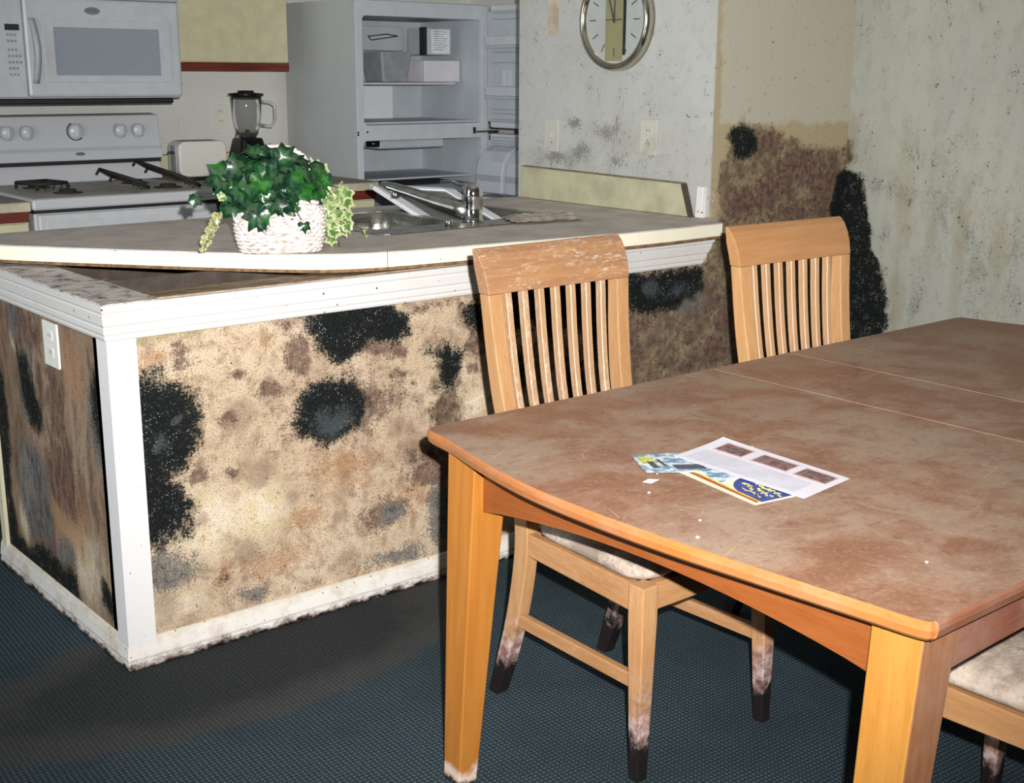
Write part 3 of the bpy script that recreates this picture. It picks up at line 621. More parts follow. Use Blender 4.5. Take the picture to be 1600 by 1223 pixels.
def leaf(bm, p, n, tipd, size, le, lv, cup=0.25):
    n = Vector(n).normalized(); y = Vector(tipd); y = (y-n*y.dot(n))
    fold = random.uniform(-.1, .45); tw = random.uniform(0, 6)
    y = y.normalized() if y.length > 1e-4 else n.orthogonal().normalized(); x = y.cross(n)
    prof = LOBES+[(2*PI-a, r) for a, r in LOBES[-2:0:-1]]
    p = Vector(p); c = bm.verts.new(p+n*size*0.03); c[le] = 0.0; c[lv] = 1.0; mid = []; out = []
    for a, r in prof:
        a += random.uniform(-.05, .05); r *= random.uniform(.9, 1.08)
        for rr, lst in ((0.5, mid), (1.0, out)):
            q = p+(x*math.sin(a)+y*math.cos(a))*size*r*rr-n*size*(cup*(r*rr)**2-fold*abs(math.sin(a))*r*rr+0.10*math.sin(3*a+tw)*rr)
            v = bm.verts.new(q); v[le] = rr if rr > .9 else 0.35; v[lv] = 0.9 if (r > .55 and rr < .9) else 0.0; lst.append(v)
    k = len(prof)
    for i in range(k):
        j = (i+1) % k; bm.faces.new((c, mid[i], mid[j])); bm.faces.new((mid[i], out[i], out[j], mid[j]))
def foliage(name, items, mat, parent):
    bm = bmesh.new(); le = bm.verts.layers.float.new('edge'); lv = bm.verts.layers.float.new('vein')
    for it in items: leaf(bm, *it[:4], le, lv, *it[4:])
    me = bpy.data.meshes.new(name); bm.to_mesh(me); bm.free()
    for q in me.polygons: q.use_smooth = True
    return link(name, me, mat, parent)
pl = thing('ivy_plant', 'artificial ivy with dark green and variegated leaves filling the white basket', 'plant', (0.548, 0.178, 1.1))
PO = Vector((0.548, 0.178, 1.1)); toc = Vector((CX, CY, CZ))-PO; toc.z *= 0.4; toc.normalize()
def loc(px, py, depth_shift):   # a point on the plant's mid plane, moved towards the camera side by depth_shift
    q = bp(px, py, 1, 0.178); v = (Vector((CX, CY, CZ))-q).normalized(); return q+v*depth_shift-PO
items = []; R_ = random.Random(3)
for k in range(190):
    a = R_.uniform(0, 2*PI); ph = math.acos(R_.uniform(-0.15, 1)); 
    nx, ny, nz = math.sin(ph)*math.cos(a), math.sin(ph)*math.sin(a), math.cos(ph)
    wx = 0.135 if nx > 0 else 0.14
    p = Vector((nx*wx, ny*0.10, 0.045+nz*0.105)); rr = R_.uniform(0.82, 1.05); p *= rr
    Rz = Matrix.Rotation(math.radians(-28), 3, 'Z'); p = Rz @ p; nv = Rz @ Vector((nx, ny, nz+0.25)) + Vector((R_.uniform(-.35, .35) for _ in range(3)))
    sz = R_.uniform(0.034, 0.056)
    items.append((p, nv, Vector((R_.uniform(-1, 1), R_.uniform(-1, 1), -R_.uniform(.3, 1.2))), sz))
# the large leaves hanging over the front of the basket and at the left
for px, py, sz, tx, tz in ((402, 335, .050, -.5, -1), (440, 312, .052, .6, -.8), (345, 275, .055, -1, -.3), (372, 262, .05, -.6, .2), (475, 300, .048, .3, -1), (393, 318, .045, -.3, -1), (410, 350, .03, .4, -1),
        (355, 300, .042, -.4, -1), (360, 325, .04, .3, -1), (420, 300, .05, 0, -1), (455, 285, .05, .3, -.6), (385, 290, .052, -.4, -.7), (415, 262, .05, .1, -.8), (400, 240, .042, -.3, .6), (440, 245, .045, .4, .3),
        (460, 330, .034, -.2, -1), (478, 330, .036, .3, -1), (495, 262, .038, .8, -.2), (505, 280, .035, .8, -.4)):
    items.append((loc(px, py, 0.115 if py > 300 else 0.10), toc+Vector((R_.uniform(-.6, .6), R_.uniform(-.2, .2), R_.uniform(-.1, .8))), Vector((tx*.85, -tx*.5, tz)), sz*1.0))
for px, py, sz in ((470, 305, .042), (488, 308, .04), (455, 312, .04), (430, 318, .042), (372, 300, .045), (408, 285, .05), (430, 275, .05), (470, 262, .042), (345, 285, .04), (455, 298, .035)):
    items.append((loc(px, py, 0.118), toc+Vector((R_.uniform(-.9, .9), R_.uniform(-.3, .3), R_.uniform(-.3, .8))), Vector((R_.uniform(-.8, .8), 0, -1)), sz))
items.append((loc(475, 352, 0.135), toc, Vector((.1, 0, -1)), .024)); items.append((loc(306, 310, 0.02), toc+Vector((0, 0, .5)), Vector((-.3, 0, -1)), .030))
foliage('green_foliage', items, M_leaf, pl)
vi = []
for k in range(80):
    px = R_.uniform(480, 543); py = R_.uniform(285, 365) if px > 495 else R_.uniform(275, 320)
    if px > 525: py = max(py, 300)
    vi.append((loc(px, py, R_.uniform(-0.02, 0.08)), toc+Vector((R_.uniform(-.6, .8), R_.uniform(-.4, .4), R_.uniform(-.2, .7))), Vector((R_.uniform(-.6, .8), 0, -1)), R_.uniform(.018, .032)))
vi += [(loc(530, 352, .03), toc, Vector((.4, 0, -1)), .030), (loc(518, 372, .04), toc, Vector((0, 0, -1)), .026), (loc(502, 268, .05), toc, Vector((-.3, 0, 1)), .034), (loc(490, 262, .06), toc, Vector((-.3, 0, 1)), .03), (loc(573, 362, .0), toc+Vector((1, 0, 0)), Vector((.3, 0, -1)), .022), (loc(345, 300, .10), toc, Vector((-1, 0, -.2)), .022), (loc(350, 307, .10), toc, Vector((0, 0, -1)), .02)]
vi += [(loc(535+R_.uniform(-8, 10), 290+R_.uniform(-10, 40), -.02), toc+Vector((.8, 0, 0)), Vector((.4, 0, -1)), .012) for _ in range(12)]
foliage('variegated_foliage', vi, M_vari, pl)
dr = []
for k in range(34):
    s_ = k/33; px = 343-26*s_**0.7+R_.uniform(-6, 6); py = 335+55*s_+R_.uniform(-4, 4)
    dr.append((loc(px, py, 0.08), toc+Vector((R_.uniform(-1, 1), R_.uniform(-1, 1), .2)), Vector((R_.uniform(-.6, .6), 0, -1)), R_.uniform(.010, .019)*(1.15-0.5*s_), .6))
foliage('dry_foliage', dr, M_dry, pl)
def vine(L, dsh=0.06): tube('stem', catmull([loc(a, b, dsh) for a, b in L], 5), 0.0015, M_stem, pl, 6)
vine([(355, 305), (335, 309), (318, 311), (306, 308)], .03); vine([(350, 318), (338, 345), (326, 372), (318, 390)], .08)
vine([(500, 345), (506, 358), (512, 370), (528, 376), (531, 390)], .05); vine([(525, 345), (545, 352), (562, 356), (574, 366)], .0)
vine([(452, 318), (466, 335), (473, 348)], .125); vine([(520, 290), (538, 300), (545, 322)], -.01); vine([(520, 300), (530, 315), (550, 335)], -.01)
vine([(380, 330), (388, 328), (400, 332)], .12)

# ================================================================= DINING TABLE
TZ = 0.745
tb = thing('dining_table', 'long dining table with dusty brown top, bowed ends and amber tapered legs', 'table', (1.31, -1.4, 0))
def table_top_mat():
    t = NT('dusty_table_veneer', 0.5)
    n1 = t.noise(2.3, 6, 0.65); n2 = t.noise(9, 7, 0.7, None, .6); n3 = t.noise(110, 3, 0.8); st = t.noise(3, 6, .7, t.mapping((3, 14, 1), (0, 0, 0), (0, 0, .3)))
    c = t.mix(t.ss(n2, .35, .65), lin(128, 88, 66), lin(146, 108, 84))
    c = t.mix(t.math('MULTIPLY', t.ss(t.math('ADD', n1, t.math('MULTIPLY', t.math('SUBTRACT', n2, .5), .4)), .40, .60), .75), c, lin(152, 132, 114))
    c = t.mix(t.math('MULTIPLY', t.ss(st, .55, .7), .35), c, lin(112, 68, 46))
    c = t.mix(t.math('MULTIPLY', t.ss(n3, .5, .72), .35), c, lin(178, 160, 144))
    x = t.n('ShaderNodeTexVoronoi'); x.feature = 'DISTANCE_TO_EDGE'; x.inputs['Scale'].default_value = 5
    t.t.links.new(t.mapping((1, 3.4, 1), (0, 0, 0), (0, 0, .7)), x.inputs['Vector'])
    c = t.mix(t.math('MULTIPLY', t.math('MULTIPLY', t.ss(x.outputs[0], .012, .004), t.ss(t.noise(5, 3), .52, .62)), .4), c, lin(184, 168, 154))
    n6 = t.noise(42, 6, .8); c = t.mix(t.math('MULTIPLY', t.ss(n6, .54, .66), .4), c, lin(104, 66, 48))
    s7 = t.noise(4, 7, .75, t.mapping((10, 3, 1), (4, 2, 0), (0, 0, -.5)), 1.0); c = t.mix(t.math('MULTIPLY', t.ss(s7, .60, .66), .5), c, lin(104, 56, 38))
    t.col(c); t.put(t.b.inputs['Roughness'], t.ss(n2, .3, .7, .42, .7)); return t.m
M_ttop = table_top_mat()
M_tedge = wood('table_edge_wood', (196, 116, 50), (212, 134, 66), axis='Y', dust=0.3, k=.6)
M_apron = wood('table_apron_wood', (176, 96, 42), (192, 112, 54), axis='Y', k=.43)
M_tleg = wood('table_leg_wood', (206, 140, 58), (220, 156, 74), axis='Z', k=.54, foot=False)
def leg_foot_wood():
    t = NT('table_leg_scuffed', .45); g = t.noise(1.6, 6, .65, t.mapping((30, 30, 2.2)), .6)
    c = t.mix(t.ss(g, .3, .72), lin(200, 126, 48, .52), lin(214, 142, 60, .52)); z = t.sep()[2]
    e = t.math('ADD', z, t.math('MULTIPLY', t.math('SUBTRACT', t.noise(18, 6, .7), .5), .08))
    c = t.mix(t.ss(e, .05, .025), c, lin(198, 176, 160)); c = t.mix(t.ss(e, .022, .008), c, lin(40, 30, 26)); t.col(c); return t.m
M_tlegf = leg_foot_wood()
TO = Vector((1.31, -1.4, 0))
endL = [(0.345, -0.800), (0.324, -0.822), (0.309, -0.914), (0.277, -1.047), (0.250, -1.21), (0.243, -1.38), (0.248, -1.553), (0.261, -1.70), (0.279, -1.89), (0.289, -1.985), (0.306, -2.004)]
endL = [(p.x, p.y) for p in catmull([(a, b, 0) for a, b in endL], 5)]
endR = [(2.62-a+0.02*0, b) for a, b in endL][::-1]; endR = list(endR)
farx = 2.30; endR = [(a-(2.62-0.345-farx), b) for a, b in endR]
outl = endL+endR  # left end runs back->front, then right end front->back
outl = [(a-TO.x, b-TO.y) for a, b in outl]
def inset(pts, d):
    out = []; n = len(pts)
    for i in range(n):
        a, b, c = Vector(pts[i-1]), Vector(pts[i]), Vector(pts[(i+1) % n]); e = (c-a).normalized(); out.append((b.x-e.y*d, b.y+e.x*d))
    return out
bm = bmesh.new(); levels = [(0.010, TZ-0.030), (0.003, TZ-0.024), (0.0, TZ-0.012), (0.001, TZ-0.004), (0.005, TZ)]
rings = [[(x, y, z) for x, y in inset(outl, d_)] for d_, z in levels]; RR = add_loft(bm, rings)
bm.faces.ensure_lookup_table()
bmesh.ops.recalc_face_normals(bm, faces=bm.faces)
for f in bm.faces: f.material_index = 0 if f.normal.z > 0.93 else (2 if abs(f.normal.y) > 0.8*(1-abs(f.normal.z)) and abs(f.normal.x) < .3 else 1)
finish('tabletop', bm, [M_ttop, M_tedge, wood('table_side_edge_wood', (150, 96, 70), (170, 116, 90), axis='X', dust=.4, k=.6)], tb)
M_seam = plain('seam_line', (172, 140, 118), .7)
for x in (1.20, 1.50):
    box('leaf_seam', x-TO.x-0.0012, x-TO.x+0.0012, -1.995-TO.y, -0.815-TO.y, TZ-0.001, TZ+0.0004, M_seam, tb)
def apron(name, a, b, zt, zb_end, zb_mid, th, mat):
    a, b = Vector(a), Vector(b); d_ = (b-a); nn = Vector((-d_.y, d_.x)).normalized()*th; rings = []
    for k in range(17):
        u = k/16; p = a+d_*u; zb = zb_end+(zb_mid-zb_end)*math.sin(PI*u)**0.8
        rings.append([(p.x, p.y, zb), (p.x+nn.x, p.y+nn.y, zb), (p.x+nn.x, p.y+nn.y, zt), (p.x, p.y, zt)])
    bm = bmesh.new(); add_loft(bm, rings); return finish(name, bm, mat, tb, False)
zt = TZ-0.0305
apron('apron', (0.352-TO.x, -1.89-TO.y), (0.352-TO.x, -0.965-TO.y), zt, 0.603, 0.643, -0.02, M_apron)
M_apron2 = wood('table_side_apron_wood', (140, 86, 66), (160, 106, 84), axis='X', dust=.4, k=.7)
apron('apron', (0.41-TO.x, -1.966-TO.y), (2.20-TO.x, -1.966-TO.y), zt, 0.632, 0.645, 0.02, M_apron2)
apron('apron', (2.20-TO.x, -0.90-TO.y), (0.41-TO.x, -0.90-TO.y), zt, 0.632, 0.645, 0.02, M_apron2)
apron('apron', (2.26-TO.x, -0.965-TO.y), (2.26-TO.x, -1.86-TO.y), zt, 0.603, 0.643, -0.02, M_apron)
def tleg(x0, x1, y0, y1, fx0, fx1, fy0, fy1, mat):
    bm = bmesh.new(); R4 = lambda a, b, c, d, z: [(a-TO.x, c-TO.y, z), (b-TO.x, c-TO.y, z), (b-TO.x, d-TO.y, z), (a-TO.x, d-TO.y, z)]
    add_loft(bm, [R4(fx0, fx1, fy0, fy1, 0.001), R4(x0, x1, y0, y1, zt)])
    bmesh.ops.recalc_face_normals(bm, faces=bm.faces)
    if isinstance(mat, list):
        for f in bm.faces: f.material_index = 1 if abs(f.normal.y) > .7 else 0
    finish('leg', bm, mat, tb, False, 0.003, 2)
tleg(0.330, 0.420, -0.970, -0.882, 0.300, 0.347, -0.952, -0.898, M_tlegf)
tleg(0.330, 0.420, -1.970, -1.885, 0.285, 0.345, -1.955, -1.885, [M_tleg, wood('table_leg_shaded_side_wood', (160, 104, 62), (176, 122, 80), axis='Z', dust=.3, k=.62)])  # Y faces: reddish dusty wood, with their weaker light darkened into the colour
tleg(2.19, 2.28, -0.97, -0.882, 2.23, 2.275, -0.95, -0.90, M_tleg)
tleg(2.19, 2.28, -1.962, -1.875, 2.23, 2.275, -1.94, -1.89, M_tleg)

# ================================================================= CHAIRS
W_a = (200, 150, 100); W_b = (214, 168, 118)
def cushion_mat(name='stained_seat_fabric'):
    t = NT(name, .9); n = t.noise(7, 6, .7); n2 = t.noise(26, 6, .75)
    c = t.mix(t.ss(n, .38, .62), lin(186, 172, 158), lin(138, 122, 108)); c = t.mix(t.math('MULTIPLY', t.ss(n2, .50, .64), .6), c, lin(108, 98, 90)); t.col(c); t.bump(t.noise(200, 3), .2); return t.m
M_cush = cushion_mat()
def make_chair(label, loc_, rz, wear, footm=True, kk=1.0):
    ch = thing('dining_chair', label, 'chair', loc_, math.radians(rz), 'slat back dining chairs around the table')
    scr = 0.6 if wear else 0.0
    wl = wood('chair_leg_wood', (196, 142, 92), (216, 166, 116), axis='Z', foot=footm, scr=scr*.5, k=.9*kk)
    wp = wood('chair_post_wood', W_a, W_b, axis='Z', foot=footm, scr=0.0, k=.85*kk)
    wc_ = wood('chair_crest_wood', (190, 138, 90) if not wear else (178, 130, 92), (200, 150, 104), axis='X', scr=scr, k=.85*kk)
    wsl = wood('chair_slat_wood', (204, 160, 118), (216, 176, 136), axis='Z', scr=scr, k=.8*kk)
    # curved rear posts
    path = [(0.250, 0.0), (0.222, 0.08), (0.182, 0.22), (0.158, 0.36), (0.158, 0.46), (0.182, 0.58), (0.222, 0.72), (0.243, 0.85), (0.256, 0.973)]
    pp = catmull([(0, a, b) for a, b in path], 4)
    flare = lambda z: 1.0+max(0.0, z-0.5)*0.31+max(0.0, .45-z)*.08
    dep = lambda z: 0.034+0.012*math.sin(min(1, z/0.93)*PI)
    for sx in (-1, 1):
        bm = bmesh.new(); rings = []
        for p in pp:
            h = dep(p.z)/2; f_ = flare(p.z); x1 = sx*0.190*f_; x0 = x1-sx*0.035*f_
            rings.append([(x0, p.y-h, max(p.z, 0.001)), (x1, p.y-h, max(p.z, .001)), (x1, p.y+h, max(p.z, .001)), (x0, p.y+h, max(p.z, .001))])
        add_loft(bm, rings); finish('rear_leg', bm, wp, ch, False, 0.003, 2)
    # crest rail with rolled top
    prof = [(0.2385, 0.9735), (0.2405, 0.985), (0.246, 1.01), (0.256, 1.035), (0.270, 1.058), (0.284, 1.071), (0.290, 1.073), (0.292, 1.068), (0.288, 1.03), (0.280, 1.0), (0.2745, 0.9735)]
    bm = bmesh.new(); add_loft(bm, [[(x*0.190*flare(z), y, z) for y, z in prof] for x in np.linspace(-1, 1, 9)])
    finish('crest_rail', bm, wc_, ch, False, 0.002, 2)
    # slats
    for k in range(7):
        xs = -0.134+k*0.0425; bm = bmesh.new(); rings = []
        for p in [q for q in pp if 0.50 < q.z < 0.97]+[Vector((0, 0.257, 0.9765))]:
            xx = xs*flare(p.z); rings.append([(xx-0.0085, p.y-0.010, p.z), (xx+0.0085, p.y-0.010, p.z), (xx+0.0085, p.y+0.010, p.z), (xx-0.0085, p.y+0.010, p.z)])
        add_loft(bm, rings); finish('slat', bm, wsl, ch, False, 0.002, 1)
    box('lower_rail', -0.154, 0.154, 0.150, 0.176, 0.475, 0.52, wc_, ch, 0.003)
    # seat frame
    fr = wood('chair_frame_wood', (200, 144, 92), (218, 166, 116), axis='Y', scr=scr*.35, k=.85*kk)
    for sx in (-1, 1):
        bm = bmesh.new(); add_loft(bm, [[(sx*0.208, -0.23, .375), (sx*0.186, -0.23, .375), (sx*0.186, -0.23, .437), (sx*0.208, -0.23, .437)], [(sx*0.188, 0.142, .385), (sx*0.165, 0.142, .385), (sx*0.165, 0.142, .437), (sx*0.188, 0.142, .437)]])
        finish('seat_rail', bm, fr, ch, False, 0.002)
        bm = bmesh.new(); add_loft(bm, [[(sx*0.202, -0.225, .20), (sx*0.184, -0.225, .20), (sx*0.184, -0.225, .232), (sx*0.202, -0.225, .232)], [(sx*0.190, 0.178, .20), (sx*0.172, 0.178, .20), (sx*0.172, 0.178, .232), (sx*0.190, 0.178, .232)]])
        finish('stretcher', bm, fr, ch, False, 0.002)
        bm = bmesh.new(); s2 = lambda w_, z: [(sx*0.216, -0.262, z), (sx*(0.216-w_), -0.262, z), (sx*(0.216-w_), -0.262+w_, z), (sx*0.216, -0.262+w_, z)]
        add_loft(bm, [s2(.028, .001), s2(.044, .36), s2(.044, .439)]); finish('leg', bm, wl, ch, False, 0.003, 2)
    fr2 = wood('chair_rail_wood', (200, 144, 92), (218, 166, 116), axis='X', k=.85*kk)
    box('seat_rail', -0.182, 0.182, -0.250, -0.228, .378, .437, fr2, ch, .002); box('seat_rail', -0.154, 0.154, 0.142, 0.16, .385, .437, fr2, ch, .002)
    # cushion
    bm = bmesh.new(); rings = []
    for ins, z in ((0.012, .438), (0.0, .450), (0.0, .462), (0.010, .478), (0.04, .492), (0.09, .499)):
        r_ = []
        for (qx, qy) in rrect(0, 0, 2, 2, 0.28, 6):
            y = -0.058+qy*(0.182-ins)+(-0.012 if qy < 0 else 0)*(1-qx*qx); wx = 0.214+(-0.030)*((y+0.24)/0.36)
            r_.append((qx*(wx-ins), y, z))
        rings.append(r_)
    add_loft(bm, rings); finish('seat_cushion', bm, M_cush, ch, True)
    return ch
make_chair('weathered slat back chair with white scuffed top rail, nearer the half wall corner', (0.818, -0.913, 0), 0, True, kk=.72)
make_chair('clean honey wood slat back chair standing before the black wall corner', (1.578, -0.985, 0), -3, False, kk=.9)
make_chair('chair tucked under the near long side of the table, only seat and legs in view', (0.905, -1.915, 0), 177, False, kk=.66)

# ================================================================= PAPERS ON THE TABLE
def sheet_pts(px4, z): return [bp(a, b, 2, z) for a, b in px4]
def bil(q, u, v): return (q[0]*(1-u)+q[1]*u)*(1-v)+(q[3]*(1-u)+q[2]*u)*v
def sheet(name, q, mat, lift=lambda u, v: 0.0, n=10, parent=None, org=Vector((0, 0, 0)), thick=0.0004):
    bm = bmesh.new(); lo = []; hi = []
    for j in range(n+1):
        for i in range(n+1):
            u, v = i/n, j/n; p = bil(q, u, v)-org; p = Vector((p.x, p.y, p.z+lift(u, v)))
            lo.append(bm.verts.new(p)); hi.append(bm.verts.new(p+Vector((0, 0, thick))))
    I = lambda i, j: j*(n+1)+i
    for j in range(n):
        for i in range(n):
            a = (I(i, j), I(i+1, j), I(i+1, j+1), I(i, j+1))
            bm.faces.new([hi[k] for k in a]); bm.faces.new([lo[k] for k in a][::-1])
    for i in range(n):
        for (a, b) in ((I(i, 0), I(i+1, 0)), (I(i+1, n), I(i, n)), (I(0, i+1), I(0, i)), (I(n, i), I(n, i+1))): bm.faces.new((lo[a], lo[b], hi[b], hi[a]))
    return finish(name, bm, mat, parent, False)
def patch(name, q, mat, u0, u1, v0, v1, parent, org, lift, dz=0.0006, n=6):
    qq = [bil(q, a, b) for a, b in ((u0, v0), (u1, v0), (u1, v1), (u0, v1))]
    L = lambda u, v: lift(u0+(u1-u0)*u, v0+(v1-v0)*v)+dz
    return sheet(name, qq, mat, L, n, parent, org, 0.0002)
M_white = plain('white_paper', (206, 204, 212), .7, var=.03)
M_ink = plain('grey_print', (150, 148, 158), .7); M_brn = plain('photo_print', (112, 88, 84), .6, var=.5, scale=90); M_brn2 = plain('photo_frame_print', (196, 168, 170), .6)
M_blue = plain('blue_print', (52, 70, 138), .5, var=.25, scale=60); M_yel = plain('yellow_print', (214, 186, 70), .5, var=.2, scale=60)
M_card = NT('postcard_print', .5); _n = M_card.noise(34, 4); M_card.col(M_card.mix(M_card.ss(_n, .42, .6), lin(200, 212, 222), lin(96, 128, 150))); M_card = M_card.m
M_red = plain('rust_stripe_print', (160, 84, 40), .5); M_cream = plain('cream_print', (232, 222, 190), .6)
# postcard at the bottom left
z0 = TZ+0.0030
q = sheet_pts([(985, 711), (1060, 707), (1122, 737), (1010, 738)], z0)
pc = thing('postcard', 'small pale blue picture postcard poking out left of the white sheet on the table', 'postcard', q[0]); fl0 = lambda u, v: 0.0
sheet('card', q, M_card, fl0, 6, pc, q[0])
M_ygr = plain('yellow_green_print', (186, 186, 96), .5, var=.4, scale=80); M_dkp = plain('dark_print', (70, 76, 84), .5, var=.5, scale=120)
patch('printed_picture', q, M_ygr, .06, .32, .12, .55, pc, q[0], fl0); patch('printed_picture', q, M_dkp, .16, .27, .42, .8, pc, q[0], fl0, .0009); patch('printed_picture', q, M_dkp, .36, .42, .3, .7, pc, q[0], fl0); patch('printed_picture', q, M_dkp, .5, .95, .62, .85, pc, q[0], fl0)
# brochure
z1 = TZ+0.0008
q = sheet_pts([(1050, 733), (1115, 700), (1244, 775), (1180, 789)], z1)
br = thing('brochure', 'colourful brochure with blue and yellow printing under the white sheet', 'brochure', q[0])
sheet('page', q, M_cream, fl0, 8, br, q[0])
# q order: u runs from (1050,733) to (1115,700); v from there to (1180,789)
patch('stripe', q, M_red, .09, .16, .03, .97, br, q[0], fl0); patch('stripe', q, M_yel, .16, .20, .03, .97, br, q[0], fl0)
patch('picture', q, M_card, .22, .98, .02, .50, br, q[0], fl0)
bm = bmesh.new(); o_ = q[0]; ring = []
for k in range(28):
    a = PI/2+PI*k/27; ring.append(bil(q, .60+.40*math.sin(a)*1.0, .74+.20*math.cos(a))-o_)
ring += [bil(q, .20, .98)-o_, bil(q, 1, .98)-o_]
add_loft(bm, [[Vector((p.x, p.y, p.z+.0006)) for p in ring], [Vector((p.x, p.y, p.z+.0009)) for p in ring]]); finish('blue_panel', bm, M_blue, br)
rs = random.Random(5); bm = bmesh.new()
for r_i, (uu, va, vb) in enumerate(((.72, .66, .94), (.52, .62, .92), (.36, .68, .90))):
    k = 0; v = va
    while v < vb:
        dv = rs.uniform(.018, .035); pts = [bil(q, uu+rs.uniform(-.06, .06), v)-o_+Vector((0, 0, .0012)), bil(q, uu+rs.uniform(-.06, .06), v+dv)-o_+Vector((0, 0, .0012))]
        add_tube(bm, [pts[0], (pts[0]+pts[1])/2+Vector((rs.uniform(-.003, .003), rs.uniform(-.003, .003), 0)), pts[1]], .0011 if r_i < 2 else .0006, 5); v += dv*1.15
finish('lettering', bm, M_yel, br)
# white sheet with three photos, its back corner lifted
z2 = TZ+0.0052
q = sheet_pts([(1052, 712), (1130, 687), (1328, 748), (1256, 779)], z2); o_ = q[0]
lf = lambda u, v: 0.006*(1-v)**4*u**3+0.002*math.sin(3*v)*u
wsx = thing('information_sheet', 'white printed sheet with three small brown photos, topmost on the table', 'paper', q[0])
sheet('page', q, M_white, lf, 14, wsx, q[0])
for v0, v1 in ((.10, .31), (.40, .66), (.73, .95)):
    patch('photo_border', q, M_brn2, .56, .90, v0-.012, v1+.012, wsx, o_, lf, .0007); patch('photo', q, M_brn, .60, .86, v0, v1, wsx, o_, lf, .0011)
for k in range(9): patch('text_line', q, M_ink, .09+k*.047, .105+k*.047, .06, .90, wsx, o_, lf, .0007)
tag(sheet('yellow_scrap', sheet_pts([(1166, 699), (1176, 696), (1182, 703), (1172, 704)], z1), M_yel, fl0, 3), 'tiny yellow paper corner peeking out behind the white sheet', 'paper scrap')
tag(sheet('torn_paper_chip', sheet_pts([(1004, 753), (1013, 750), (1030, 751), (1018, 755)], TZ+.0008), M_white, lambda u, v: .002*u, 4), 'small torn white paper chip below the postcard', 'paper scrap')
for (a, b, r_, lab_) in ((1090, 841, .0035, 'largest white crumb, near the bowed table edge below the papers'), (1094, 814, .0025, 'small white crumb just behind the largest one below the brochure'), (1014, 771, .003, 'white crumb below the torn paper chip'), (1448, 880, .003, 'lone white crumb near the front corner of the table'), (900, 604, .002, 'tiny white crumb at the far edge in front of the scuffed chair'), (1027, 741, .002, 'tiny white crumb touching the postcard edge')):
    p = bp(a, b, 2, TZ); bm = bmesh.new(); bmesh.ops.create_icosphere(bm, subdivisions=1, radius=r_)
    for v in bm.verts: v.co = Vector((v.co.x*random.uniform(.7, 1.3), v.co.y*random.uniform(.7, 1.3), v.co.z*.6))+p+Vector((0, 0, r_*.6+.0003))
    tag(finish('crumb', bm, M_white), lab_, 'crumb', 'white crumbs on the table')

# ================================================================= WALL THINGS
def plate_on_x(name, x, yc, zc, w_, h_, label, cat, kind='outlet', mat=None, out=-1, seam=0.0):
    o = thing(name, label, cat, (x, yc, zc)); mat = mat or M_plate
    def face(nm, pts, d0, d1, m, bev=.001): return prism(nm, pts, out*d0, out*d1, m, o, bev, 'x')
    face('plate', rrect(0, 0, w_, h_, .004, 2), .0, .006, mat, .0015)
    if kind == 'outlet':
        for s_ in (-1, 1):
            f = face('socket', rrect(0, s_*.022, w_*.42, .030, .010, 4), .0062, .0075, mat)
            for q_ in (-1, 1): prism('slot', rrect(q_*.006, s_*.022+.003, .0022, .009, .0008, 1), out*.0076, out*.0079, M_dark, f, 0, 'x')
    else:
        face('toggle', rrect(0, .0, .010, .024, .003, 2), .006, .013, mat)
    return o
M_dark = plain('near_black', (30, 30, 32), .5); M_plate = specked('wall_plate_plastic', (232, 232, 224), .35, amount=.06, mott=(205, 200, 180))
plate_on_x('wall_outlet', -0.0008, 0.372, 0.768, .10, .118, 'white duplex outlet on the mouldy end panel under the counter', 'outlet')
plate_on_x('light_switch', 2.0765, 0.794, 1.227, .080, .120, 'cream light switch plate on the clock wall, left of the outlet', 'switch', 'switch', specked('switch_plastic', (182, 182, 174), .5, amount=.1))
plate_on_x('wall_outlet', 2.0765, 0.287, 1.238, .080, .120, 'grimy cream outlet plate on the clock wall, right of the switch', 'outlet', 'outlet', specked('outlet_grime', (184, 184, 172), .5, mott=(120, 112, 92), mk=.5))
o = prism('torn_tape_strip', [(0.765, 1.60), (0.775, 1.585), (0.812, 1.583), (0.828, 1.60), (0.826, 1.64), (0.815, 1.665), (0.825, 1.70), (0.82, 1.80), (0.768, 1.80)], 2.0745, 2.0762, plain('tan_tape', (178, 162, 144), .8, var=.2), None, 0, 'x')
tag(o, 'torn tan tape strip on the wall left of the clock', 'tape')

ck = thing('wall_clock', 'round silver rimmed wall clock with olive banded dial', 'clock', (2.0762, 0.448, 1.632), 0)
def disc(name, r, d0, d1, m, parent, yc=0, zc=0, n=64): return prism(name, [(yc+r*math.cos(2*PI*k/n), zc+r*math.sin(2*PI*k/n)) for k in range(n)], -d0, -d1, m, parent, 0, 'x')
disc('back', .150, .0, .022, M_dark, ck)
M_dial = plain('dial_paper', (164, 168, 164), .6, var=.05); disc('dial', .146, .0222, .0232, M_dial, ck)
bm = bmesh.new(); prof = [(.143, -.018), (.150, -.034), (.158, -.040), (.166, -.036), (.172, -.022), (.172, -.001), (.150, -.001)]
R1 = [[bm.verts.new((x, r*math.cos(2*PI*k/96), r*math.sin(2*PI*k/96))) for r, x in prof] for k in range(96)]
for k in range(96):
    a, b = R1[k], R1[(k+1) % 96]
    for i in range(len(prof)-1): bm.faces.new((a[i], a[i+1], b[i+1], b[i]))
finish('rim', bm, plain('champagne_chrome', (196, 192, 176), .16, 1.0, .05), ck, True)
def on_dial(nm, y0, y1, z0_, z1_, m, d=.0234):   # y positive = left in view
    return prism(nm, [(y0, z0_), (y1, z0_), (y1, z1_), (y0, z1_)], -d, -(d+.0008), m, ck, 0, 'x')
M_olive = plain('olive_band', (132, 130, 94), .6, var=.06)
zc_ = math.sqrt(.145**2-.045**2)
